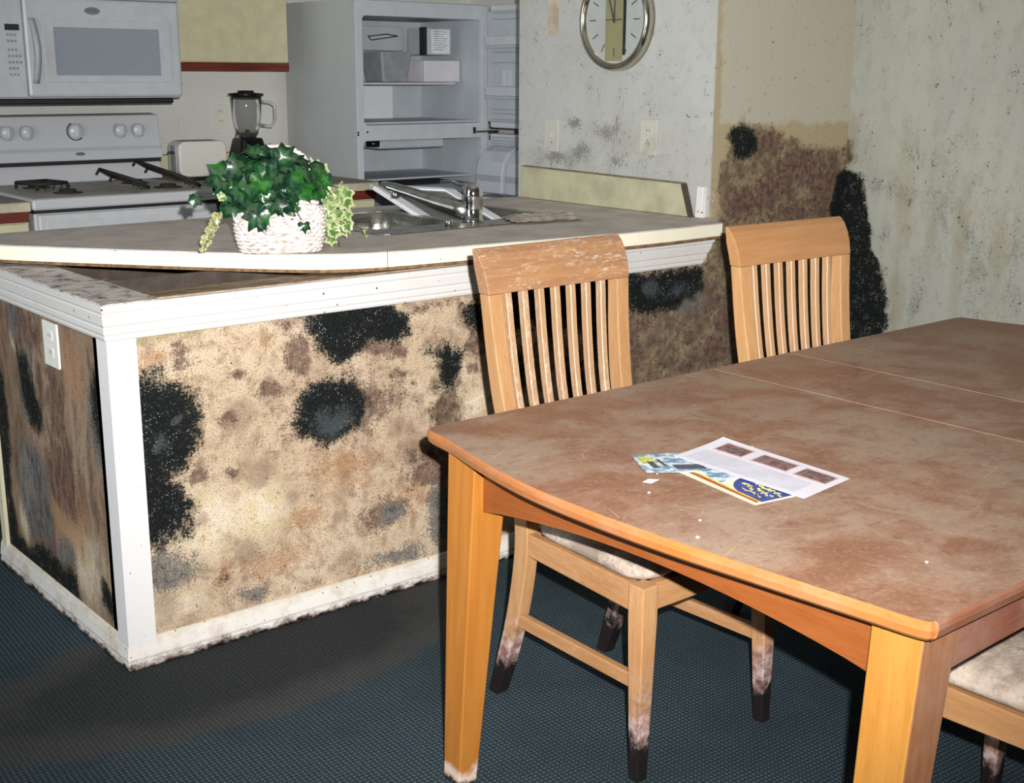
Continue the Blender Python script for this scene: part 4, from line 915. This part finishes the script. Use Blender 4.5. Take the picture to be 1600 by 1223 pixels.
on_dial('dial_band', .045, -.042, -zc_, zc_, M_olive); on_dial('dial_bar', -.0425, -.056, -.118, .11, M_dark, .0235)
def line(nm, a0, r0, r1, wd, m, d=.0245):
    a = math.radians(a0); cy_, cz_ = -math.sin(a), math.cos(a); sy_, sz_ = math.cos(a), math.sin(a)
    pts = [(cy_*r0+sy_*wd, cz_*r0+sz_*wd), (cy_*r1+sy_*wd*.6, cz_*r1+sz_*wd*.6), (cy_*r1-sy_*wd*.6, cz_*r1-sz_*wd*.6), (cy_*r0-sy_*wd, cz_*r0-sz_*wd)]
    return prism(nm, pts, -d, -(d+.0008), m, ck, 0, 'x')
M_tick = plain('tick_grey', (66, 68, 66), .6)
for h_ in range(12): line('hour_mark', h_*30, .095, .125, .0022, M_tick)
line('hour_hand', 2, -.01, .07, .004, M_tick, .026); line('minute_hand', -20, -.012, .115, .0035, M_tick, .0275); line('second_hand', 270, -.04, .04, .0015, M_dark, .029)
disc('hand_hub', .006, .026, .031, M_tick, ck, n=16)
_g = NT('clock_glass', .02); _g.b.inputs['Transmission Weight'].default_value = 1; _g.b.inputs['IOR'].default_value = 1.45; _g.b.inputs['Base Color'].default_value = (1, 1, 1, 1)
M_glass = _g.m

# ================================================================= KITCHEN
KZ = 0.955
M_enam = specked('white_enamel', (194, 197, 202), .32, amount=.05, mott=(190, 192, 196)); M_enam2 = plain('white_appliance', (194, 197, 201), .32, var=.05)
M_kcount = laminate('kitchen_laminate', (150, 142, 130)); M_kedge = laminate('kitchen_edge', (206, 198, 172), False); M_redwood = wood('red_brown_trim', (92, 40, 30), (120, 56, 40), axis='X')
M_kcab = plain('beige_cabinet', (206, 200, 166), .5, var=.06)
SXL, SXR, SYF = 0.603, 1.40, 2.18
# stove
sv = thing('gas_stove', 'white gas stove with raised back panel and black grates against the back wall', 'stove', (1.0, 2.5, 0))
so = Vector((1.0, 2.5, 0))
def kb(name, x0, x1, y0, y1, z0_, z1_, m, par, org, bev=0.0): return box(name, x0-org.x, x1-org.x, y0-org.y, y1-org.y, z0_-org.z, z1_-org.z, m, par, bev)
kb('body', SXL+.012, SXR, SYF+.03, 2.98, .02, .905, M_enam2, sv, so, .004)
kb('cooktop', SXL, SXR+.012, SYF, 2.90, .918, .962, M_enam, sv, so, .010)
kb('cooktop_surface', SXL+.02, SXR-.01, SYF+.02, 2.88, .9615, .9632, specked('dusty_enamel', (176, 170, 160), .5, amount=.08, mott=(120, 108, 96), mk=.7), sv, so)
kb('cooktop_gap', SXL+.01, SXR, SYF+.02, 2.9, .9045, .9185, M_dark, sv, so)
dr_ = kb('oven_door', SXL+.02, SXR-.008, SYF+.004, SYF+.0295, .25, .900, M_enam2, sv, so, .008)
kb('door_panel', SXL+.05, SXR-.04, SYF-.002, SYF+.0038, .80, .875, M_enam2, dr_, so, .004)
prism('door_handle', [(x-so.x, z) for x, z in ((SXL+.08, .74), (SXR-.08, .74), (SXR-.08, .765), (SXL+.08, .765))], SYF-.045-so.y, SYF-.02-so.y, M_enam2, dr_, .008, 'y')
kb('drawer', SXL+.02, SXR-.008, SYF+.004, SYF+.0295, .06, .24, M_enam2, sv, so, .008)
bgp = [(2.985, .962), (2.885, .962), (2.905, 1.04), (2.905, 1.058), (2.868, 1.058), (2.87, 1.10), (2.885, 1.115), (2.905, 1.255), (2.985, 1.262)]
prism('back_panel', [(y-so.y, z) for y, z in bgp], .655-so.x, 1.47-so.x, M_enam, sv, .006, 'x')
kb('vent_gap', .66, 1.462, 2.88, 2.906, 1.041, 1.057, M_dark, sv, so)
M_grout = plain('knob_ring', (110, 112, 116), .5)
for kx, big in ((.765, 0), (.851, 0), (1.069, 1), (1.278, 0), (1.364, 0)):
    z_ = 1.188; r_ = .034 if big else .028; y_ = 2.892
    bm = bmesh.new(); n = 28
    add_loft(bm, [[(kx-so.x+rr*math.cos(2*PI*k/n), yy-so.y, z_+rr*math.sin(2*PI*k/n)) for k in range(n)] for rr, yy in ((r_, y_+.002), (r_, y_-.010), (r_*.85, y_-.016))])
    kn = finish('knob', bm, M_enam2, sv, True)
    kb('grip', kx-.005, kx+.005, y_-.026, y_-.016, z_-r_*.75, z_+r_*.75, M_enam2, kn, so, .002)
    bm = bmesh.new(); pts = [(kx-so.x+(r_+.006)*math.cos(a), y_-so.y-.001, z_+(r_+.006)*math.sin(a)) for a in [math.radians(120+k*10) for k in range(20)]]
    add_tube(bm, pts, .0014 if not big else .0028, 6); finish('dial_ring', bm, M_grout if not big else M_dark, kn, True)
M_badge = plain('badge_silver', (150, 152, 156), .3, .6, .1)
def badge(x, y, z, a, b, par, org):
    pts = [(x-org.x+a*math.cos(2*PI*k/28), z-org.z+b*math.sin(2*PI*k/28)) for k in range(28)]
    o = prism('badge', pts, y-org.y, y-.002-org.y, M_badge, par, 0, 'y')
    bm = bmesh.new(); add_tube(bm, [(x-org.x+a*.75*math.cos(t_), y-.0028-org.y, z-org.z+b*.5*math.sin(t_)) for t_ in [math.radians(200-k*18) for k in range(16)]], .0012, 5)
    add_tube(bm, [(x-org.x-a*.5, y-.003-org.y, z-org.z-b*.15), (x-org.x-a*.2, y-.003-org.y, z-org.z+b*.2), (x-org.x, y-.003-org.y, z-org.z-b*.1), (x-org.x+a*.5, y-.003-org.y, z-org.z+b*.1)], .0011, 5)
    finish('badge_mark', bm, M_grout, o, True)
badge(1.072, 2.8675, 1.088, .022, .008, sv, so)
M_iron = plain('burnt_cast_iron', (40, 36, 32), .8, var=.4, scale=60)
def grate(cx_, cy_, wx, wy, tilt, label=None):
    bm = bmesh.new(); z = 0
    def bar_(p0, p1, th=.006): add_tube(bm, [p0, p1], th, 6)
    h_ = .028
    for (a, b) in (((-wx, -wy), (wx, -wy)), ((wx, -wy), (wx, wy)), ((wx, wy), (-wx, wy)), ((-wx, wy), (-wx, -wy))): bar_((a[0], a[1], h_), (b[0], b[1], h_), .008)
    for a, b in ((1, 0), (-1, 0), (0, 1), (0, -1)):
        add_tube(bm, [(a*wx, b*wy, h_), (a*wx*.55, b*wy*.55, h_+.004), (a*wx*.3, b*wy*.3, h_)], .005, 6)
    for a in (-1, 1):
        for b in (-1, 1): bar_((a*wx, b*wy, h_), (a*wx*1.02, b*wy*1.02, .002))
    for i in range(5): add_tube(bm, [(-wx+2*wx*i/4, -wy, h_), (-wx+2*wx*i/4+.01, -wy-.004, h_*.5), (-wx+2*wx*i/4, -wy, .004)], .004, 6)
    bmesh.ops.transform(bm, matrix=Matrix.Translation((cx_-so.x, cy_-so.y, .9625)) @ Matrix.Rotation(tilt[2], 4, 'Z') @ Matrix.Translation((0, 0, abs(wy*math.sin(tilt[0])))) @ Matrix.Rotation(tilt[0], 4, 'X') @ Matrix.Rotation(tilt[1], 4, 'Y'), verts=bm.verts)
    finish('burner_grate', bm, M_iron, sv, True)
grate(.80, 2.62, .07, .08, (0.0, 0, .2)); grate(1.10, 2.50, .035, .15, (.10, 0.5, .12)); grate(1.31, 2.52, .035, .21, (.13, 0.5, .12))
for x_, y_ in ((.82, 2.38), (1.26, 2.38), (.80, 2.68), (1.24, 2.68)):
    bm = bmesh.new(); add_lathe(bm, [(.055, 0), (.06, .003), (.035, .006), (.034, .016), (.025, .018)], 24, (x_-so.x, y_-so.y, .9625)); finish('burner', bm, M_iron, sv, True)
# kitchen counters beside the stove
for nm, x0, x1, lab in (('kitchen_counter', SXR+.02, 2.225, 'grey kitchen counter right of the stove holding toaster and blender'), ('kitchen_counter', -.9, SXL-.006, 'kitchen counter with cream edge and red brown strip left of the stove')):
    kc = thing(nm, lab, 'counter', (x0, 2.5, 0)); og = Vector((x0, 2.5, 0))
    kb('counter_surface', x0, x1, 2.19, 3.125, KZ-.004, KZ, M_kcount, kc, og); kb('counter_edge', x0, x1, 2.19, 3.12, KZ-.038, KZ-.0042, M_kedge, kc, og)
    kb('cabinet_body', x0, x1, 2.23, 3.12, .02, KZ-.0385, M_kcab, kc, og); kb('wood_strip', x0, x1, 2.215, 2.2295, KZ-.082, KZ-.039, M_redwood, kc, og)
    kb('rear_lip', (1.475 if x0 > 0 else x0), x1, 3.105, 3.125, KZ, 1.052, M_kcab, kc, og); kb('rear_lip_cap', (1.475 if x0 > 0 else x0), x1, 3.1, 3.125, 1.0525, 1.056, plain('lip_line', (96, 92, 84)), kc, og)
    nd = 2; ww = (x1-x0)/nd
    for i in range(nd):
        dd = kb('drawer', x0+i*ww+.01, x0+(i+1)*ww-.01, 2.212, 2.2295, .72, .868, M_kcab, kc, og, .003); kb('door', x0+i*ww+.01, x0+(i+1)*ww-.01, 2.212, 2.2295, .06, .70, M_kcab, kc, og, .003)
# microwave
mo = Vector((1.0, 2.8, 1.34))
mw = thing('microwave', 'white over the range microwave above the gas stove', 'microwave', mo)
XL, XR, YF, ZB, ZT = .583, 1.39, 2.45, 1.345, 1.722
M_mw = plain('microwave_white', (184, 188, 193), .4, var=.05); M_mw2 = plain('microwave_shade', (164, 168, 175), .4, var=.05)
kb('body', XL, XR+.0, YF+.03, 3.125, ZB-.005, ZT+.09, M_mw, mw, mo, .003); kb('vent_grille', XL+.01, XR-.03, YF+.035, 3.05, ZB-.028, ZB-.0052, M_dark, mw, mo, .006)
md = kb('door', .722, XR, YF, YF+.0298, ZB, ZT+.015, M_mw, mw, mo, .012); kb('control_panel', XL, .7195, YF+.002, YF+.0298, ZB, ZT+.015, M_mw, mw, mo, .006)
kb('top_vent', XL, XR, YF+.004, YF+.0298, ZT+.0165, ZT+.09, M_mw2, mw, mo, .004)
prism('window_surround', [(x, z) for x, z in rrect((.798+1.338)/2-mo.x, 1.53-mo.z, .548, .250, .018)], YF-.004-mo.y, YF-.0005-mo.y, M_mw, md, .003, 'y')
t = NT('microwave_mesh_window', .25); t.col(t.mix(t.ss(t.vor(240), .2, .4), lin(120, 126, 132), lin(142, 150, 160))); 
prism('window', [(x, z) for x, z in rrect((.838+1.288)/2-mo.x, 1.528-mo.z, .452, .190, .006)], YF-.0055-mo.y, YF-.0042-mo.y, t.m, md, 0, 'y')
bm = bmesh.new(); rings = []
for k in range(13):
    u = k/12; z_ = 1.40+u*.255-mo.z; bow = .030*math.sin(PI*u); xx = .752+.008*math.sin(PI*u)-mo.x
    rings.append([(xx-.013, YF-.001-bow-.010-mo.y, z_), (xx+.012, YF-.001-bow-.006-mo.y, z_), (xx+.012, YF-.001-bow*.7-mo.y, z_), (xx-.013, YF-.001-bow*.7-mo.y, z_)])
add_loft(bm, rings); finish('handle', bm, M_mw2, md, True)
badge(1.005, YF-.0005, 1.690, .033, .015, md, mo)
kb('display', .646, .702, YF-.001, YF+.0015, 1.606, 1.630, M_dark, mw, mo)
M_btn = plain('button_print', (138, 142, 150), .5); R2 = random.Random(2)
for j in range(7):
    for i in range(3 + (j in (3, 4))):
        if j == 0 and i > 2: continue
        bx_ = .655+i*.0145; bz = 1.590-j*.024-(0.01 if j > 1 else 0)
        kb('button', bx_-.0045, bx_+.0045, YF+.0005, YF+.0018, bz-.006, bz+.004, M_btn, mw, mo)
# upper cabinet
uc = thing('upper_cabinet', 'beige upper cabinet with red brown bottom rail between microwave and fridge', 'cabinet', (1.8, 2.95, 1.45)); uo = Vector((1.8, 2.95, 1.45))
kb('body', 1.41, 2.12, 2.82, 3.125, 1.455, 2.2, M_kcab, uc, uo, .002); kb('door', 1.415, 2.118, 2.802, 2.8195, 1.497, 2.19, M_kcab, uc, uo, .002); kb('bottom_rail', 1.41, 2.122, 2.80, 2.8195, 1.455, 1.494, M_redwood, uc, uo, .002)
mc = thing('upper_cabinet', 'beige upper cabinet mounted above the white microwave', 'cabinet', (1.0, 2.95, 1.82)); m2 = Vector((1.0, 2.95, 1.82))
kb('body', .583, 1.40, 2.82, 3.125, 1.82, 2.2, M_kcab, mc, m2, .002); kb('door', .59, .985, 2.80, 2.8195, 1.83, 2.19, M_kcab, mc, m2, .002); kb('door', .99, 1.395, 2.80, 2.8195, 1.83, 2.19, M_kcab, mc, m2, .002)
# outlet behind blender
ol = thing('wall_outlet', 'pale outlet plate on the kitchen back wall behind the blender', 'outlet', (1.905, 3.1295, 1.232)); oo = Vector((1.905, 3.1295, 1.232))
M_pl2 = plain('pale_plate', (214, 212, 200), .4, var=.04)
prism('plate', rrect(0, 0, .08, .12, .004, 2), -.006, 0, M_pl2, ol, .0015, 'y')
for s_ in (-1, 1):
    f = prism('socket', rrect(0, s_*.024, .034, .030, .010, 4), -.0075, -.0062, M_pl2, ol, 0, 'y')
    for q_ in (-1, 1): prism('slot', rrect(q_*.007, s_*.024+.003, .003, .010, .001, 1), -.0079, -.0076, M_dark, f, 0, 'y')
# toaster
to = thing('toaster', 'white two slice toaster on the counter right of the stove', 'toaster', (1.61, 2.80, KZ+.001), math.radians(-5))
M_toast = specked('toaster_white', (214, 212, 204), .35, amount=.08, mott=(196, 168, 120))
bm = bmesh.new()
for_r = rrect(0, .098, .235, .164, .035, 6)
add_loft(bm, [[(x, y, z) for x, z in for_r] for y in (-.075, .075)]); finish('body', bm, M_toast, to, False, .008, 3)
box('foot_strip', -.10, .10, -.06, .06, .001, .016, M_dark, to)
for y in (-.03, .03): box('slot', -.085, .085, y-.012, y+.012, .1795, .1812, M_dark, to)
box('end_panel', -.1195, -.1172, -.035, .035, .03, .16, plain('toaster_end', (150, 150, 150), .3, .2), to, .001); box('lever', -.14, -.119, -.018, .018, .12, .132, M_dark, to, .003)
tube('power_cord', [(.09, .074, .02), (.12, .10, .012), (.18, .16, .006), (.24, .19, .05), (.30, .24, .2)], .003, M_dark, to, 6)
# blender
bl = thing('kitchen_blender', 'black based blender with ribbed glass jug and black lid behind the ivy', 'blender', (1.878, 2.80, KZ+.001)); 
M_blk = plain('black_plastic', (16, 17, 18), .3)
bm = bmesh.new(); add_loft(bm, [[(x, y, z) for x, y in rrect(0, 0, w_, w_, .02, 4)] for w_, z in ((.20, 0), (.195, .02), (.15, .09), (.118, .175), (.110, .185))]); finish('base', bm, M_blk, bl, False, .004)
bm = bmesh.new(); n = 48; rings = []
for r_, z in ((.040, .187), (.048, .195), (.060, .235), (.068, .285), (.074, .375), (.073, .378), (.070, .376), (.064, .285), (.056, .235), (.044, .200), (.0, .199)):
    rings.append([((r_*(1+.025*math.cos(8*2*PI*k/n)*(1 if .2 < z < .36 else 0))+1e-4)*math.cos(2*PI*k/n), (r_+1e-4)*math.sin(2*PI*k/n), z) for k in range(n)])
add_loft(bm, rings)
_g = NT('jug_glass', .04); _g.b.inputs['Transmission Weight'].default_value = .97; _g.b.inputs['IOR'].default_value = 1.25; _g.b.inputs['Base Color'].default_value = (.97, .98, .97, 1); M_jug = _g.m
finish('jug', bm, M_jug, bl, True)
lathe('lid', [(.068, .366), (.070, .380), (.084, .384), (.084, .394), (.04, .398), (.036, .408), (.0001, .408)], M_blk, bl, 32)
lathe('blade_collar', [(.036, .187), (.036, .2), (.012, .205), (.01, .222), (.0001, .224)], M_blk, bl, 20)
tube('handle', [(.062, -.02, .355), (.10, -.045, .352), (.122, -.058, .335), (.122, -.058, .27), (.105, -.048, .238), (.060, -.022, .245)], .0075, M_jug, bl, 10)

# ================================================================= REFRIGERATOR
FX0, FX1, FY, FYB = 2.245, 3.05, 2.40, 3.05
fo_ = Vector((2.65, 2.75, 0)); fr = thing('refrigerator', 'white top freezer refrigerator with both doors standing open', 'refrigerator', fo_)
M_fr = specked('fridge_side_enamel', (186, 190, 192), .5, amount=.06, mott=(176, 180, 186), mk=.4); M_fin = plain('fridge_liner', (184, 191, 197), .45, var=.06, scale=6); M_frd = plain('fridge_frame', (198, 202, 208), .35, var=.04)
bm = bmesh.new(); f_ = fo_
def fb(x0, x1, y0, y1, z0_, z1_): add_box(bm, x0-f_.x, x1-f_.x, y0-f_.y, y1-f_.y, z0_, z1_)
fb(FX0, FX0+.004, FY, FYB, .03, 1.787); fb(FX1-.004, FX1, FY, FYB, .03, 1.787); fb(FX0+.004, FX1-.004, FYB-.004, FYB, .03, 1.787); fb(FX0+.004, FX1-.004, FY, FYB-.004, 1.783, 1.787); fb(FX0+.004, FX1-.004, FY, FYB-.004, .03, .034)
finish('cabinet_shell', bm, M_fr, fr)
# front frame with two openings
prism('face_frame', [(a-f_.x, b) for a, b in rrect((FX0+FX1)/2, .91, FX1-FX0-.010, 1.744, .01, 2)], FY-.002-f_.y, FY+.02-f_.y, M_frd, fr, .002, 'y',
      holes=[[(a-f_.x, b) for a, b in rrect(2.6465, 1.458, .715, .508, .02, 3)], [(a-f_.x, b) for a, b in rrect(2.645, .615, .725, 1.03, .02, 3)]])
def liner(name, x0, x1, z0_, z1_, yb):
    bm = bmesh.new(); t_ = .01
    def g(a, b, c, d, e, h): add_box(bm, a-f_.x, b-f_.x, c-f_.y, d-f_.y, e, h)
    g(x0-t_, x0, FY+.02, yb, z0_-t_, z1_+t_); g(x1, x1+t_, FY+.02, yb, z0_-t_, z1_+t_); g(x0-t_, x1+t_, yb, yb+t_, z0_-t_, z1_+t_); g(x0, x1, FY+.02, yb, z0_-t_, z0_); g(x0, x1, FY+.02, yb, z1_, z1_+t_)
    return finish(name, bm, M_fin, fr)
lz = liner('freezer_liner', 2.289, 3.004, 1.204, 1.712, 2.93); lf_ = liner('fridge_liner', 2.2825, 3.0075, .10, 1.13, 2.93)
kb('freezer_shelf', 2.292, 2.93, 2.52, 2.92, 1.392, 1.404, M_frd, fr, f_, .003)
kb('air_duct', 2.60, 2.80, 2.90, 2.928, 1.215, 1.385, plain('duct_white', (226, 230, 232), .5, var=.03), fr, f_, .002)
kb('freezer_floor_ledge', 2.292, 3.0, 2.44, 2.925, 1.206, 1.216, M_fin, fr, f_)
bm = bmesh.new(); n = 16; add_loft(bm, [[(x-f_.x, y-f_.y, z) for x, y in rrect(2.60, 2.66, w_, d_, .01, 2)] for w_, d_, z in ((.15, .16, 1.406), (.19, .19, 1.552))]); ib = finish('ice_bin', bm, plain('grey_bin', (150, 154, 160), .5), fr, False, .003)
kb('ice_maker', 2.45, 2.79, 2.78, 2.92, 1.56, 1.68, M_fin, fr, f_, .004)
tube('ice_maker_arm', [(2.52-f_.x, 2.70-f_.y, 1.628), (2.62-f_.x, 2.68-f_.y, 1.64), (2.70-f_.x, 2.70-f_.y, 1.632), (2.54-f_.x, 2.70-f_.y, 1.61), (2.52-f_.x, 2.70-f_.y, 1.628)], .0025, M_dark, fr, 6)
cb = kb('ice_maker_cover', 2.762, 2.775, 2.55, 2.60, 1.54, 1.675, M_dark, fr, f_, .002); kb('ice_maker_panel', 2.7755, 2.925, 2.55, 2.72, 1.54, 1.67, M_fin, fr, f_, .003)
kb('instruction_label', 2.80, 2.915, 2.547, 2.5495, 1.548, 1.662, plain('label_white', (226, 230, 234), .6), fr, f_)
bm = bmesh.new()
for i in range(9):
    z_ = 1.652-i*.011; add_box(bm, 2.815-f_.x, 2.90-(i % 3)*.012-f_.x, 2.5460-f_.y, 2.5468-f_.y, z_, z_+.0025)
finish('label_lines', bm, M_grout, fr)
tag(kb('frozen_food_box', 2.765, 3.0-.01, 2.56, 2.72, 1.406, 1.512, plain('carton_white', (214, 212, 216), .6, var=.05), None, Vector((0, 0, 0)), .004), 'plain white box on the freezer shelf right of the grey bin', 'box')
tag(kb('freezer_vent_box', 2.36, 2.425, 2.60, 2.72, 1.406, 1.66, M_fin, None, Vector((0, 0, 0)), .004), 'tall white ribbed duct piece at the left inside the freezer', 'duct')
bm = bmesh.new()
for i in range(4): add_box(bm, 2.365+i*.014, 2.372+i*.014, 2.5985, 2.5998, 1.615, 1.635)
o = finish('duct_slots', bm, M_dark); o.parent = bpy.data.objects['freezer_vent_box']
# divider details
for x_, z_ in ((2.252, 1.171), (2.252, 1.160), (2.305, 1.172)):
    bm = bmesh.new(); add_loft(bm, [[(x_-f_.x+.005*math.cos(2*PI*k/12), y-f_.y, z_+.005*math.sin(2*PI*k/12)) for k in range(12)] for y in (FY-.0025, FY-.0045)]); finish('screw_hole', bm, M_dark, fr)
hg = kb('centre_hinge', 2.955, 3.10, FY-.03, FY-.0025, 1.156, 1.164, plain('hinge_metal', (110, 110, 112), .4, .8), fr, f_); kb('hinge_plate', 2.95, 2.965, FY-.006, FY-.0022, 1.15, 1.182, M_dark, fr, f_)
kb('control_housing', 2.40, 2.80, 2.44, 2.62, 1.085, 1.128, M_fin, fr, f_, .012)
bm = bmesh.new(); add_lathe(bm, [(.035, 0), (.035, .028), (.025, .03)], 24, (2.385-f_.x, 2.47-f_.y, 1.098)); finish('control_knob', bm, M_blk, fr, True)
bm = bmesh.new(); R5 = random.Random(9); x_ = 2.83
for k in range(7):   # the illegible printed mark under the divider
    add_tube(bm, [(x_-f_.x, 2.9285-f_.y, 1.085+R5.uniform(-.01, .01)), (x_+.008-f_.x, 2.9285-f_.y, 1.062+R5.uniform(-.006, .01)), (x_+.015-f_.x, 2.9285-f_.y, 1.085+R5.uniform(-.012, .008))], .0018, 5); x_ += .019
finish('printed_mark', bm, M_grout, fr)
for z_ in (.93, .60, .35): kb('glass_shelf', 2.29, 3.0, 2.47, 2.92, z_, z_+.010, M_fin, fr, f_, .002)
kb('crisper_drawer', 2.31, 2.98, 2.45, 2.90, .74, .90, plain('dim_crisper', (120, 126, 134), .3), fr, f_, .01)
# freezer door, swung open against the clock wall
def fdoor(name, z0_, z1_, shelves, bins):
    ang = math.radians(3); hin = Vector((3.042, 2.388, 0))
    d = box(name, 0.0, .055, -.78, -.01, z0_, z1_, M_frd, fr, .01); d.location = hin-fo_; d.rotation_euler = (0, 0, ang)
    box('door_liner', -.022, -.0005, -.745, -.008, z0_+.03, z1_-.03, M_fin, d, .012)
    for zz in shelves:
        box('door_shelf', -.085, -.0225, -.70, -.07, zz, zz+.045, M_frd, d, .004); box('shelf_base', -.085, -.0225, -.70, -.07, zz-.012, zz-.0005, M_fin, d, .002)
    return d
dz_ = fdoor('freezer_door', 1.178, 1.785, (1.585, 1.34), 0)
box('juice_can_rib', -.028, -.0225, -.16, -.13, 1.39, 1.47, M_frd, dz_, .002); box('juice_can_rib', -.028, -.0225, -.20, -.17, 1.39, 1.47, M_frd, dz_, .002)
for zz in (1.62, 1.55, 1.50, 1.27, 1.25, 1.22, 1.74, 1.71): box('liner_ridge', -.030, -.0225, -.72, -.06, zz, zz+.006, M_mw2, dz_)
df = fdoor('fridge_door', .04, 1.150, (.60, .35), 0)
_c = NT('clear_cover', .1); _c.b.inputs['Transmission Weight'].default_value = .35; _c.col(lin(226, 232, 240)); M_clear = _c.m
for yy in (-.085, -.31):   # two domed compartments
    ringp = [(-.023, .865), (-.165, .865), (-.165, .955), (-.150, 1.02), (-.11, 1.07), (-.06, 1.092), (-.023, 1.095)]
    o = prism('dairy_bin', [(a, b) for a, b in ringp], yy-.20, yy, M_clear, df, .008, 'y')
    box('bin_band', -.168, -.1655, yy-.195, yy-.005, .925, .955, M_mw2, o)
box('door_shelf', -.17, -.0225, -.70, -.05, .80, .845, M_frd, df, .01)
for zz in (1.13, 1.115, 1.10): box('liner_ridge', -.030, -.0225, -.72, -.06, zz, zz+.006, M_mw2, df)
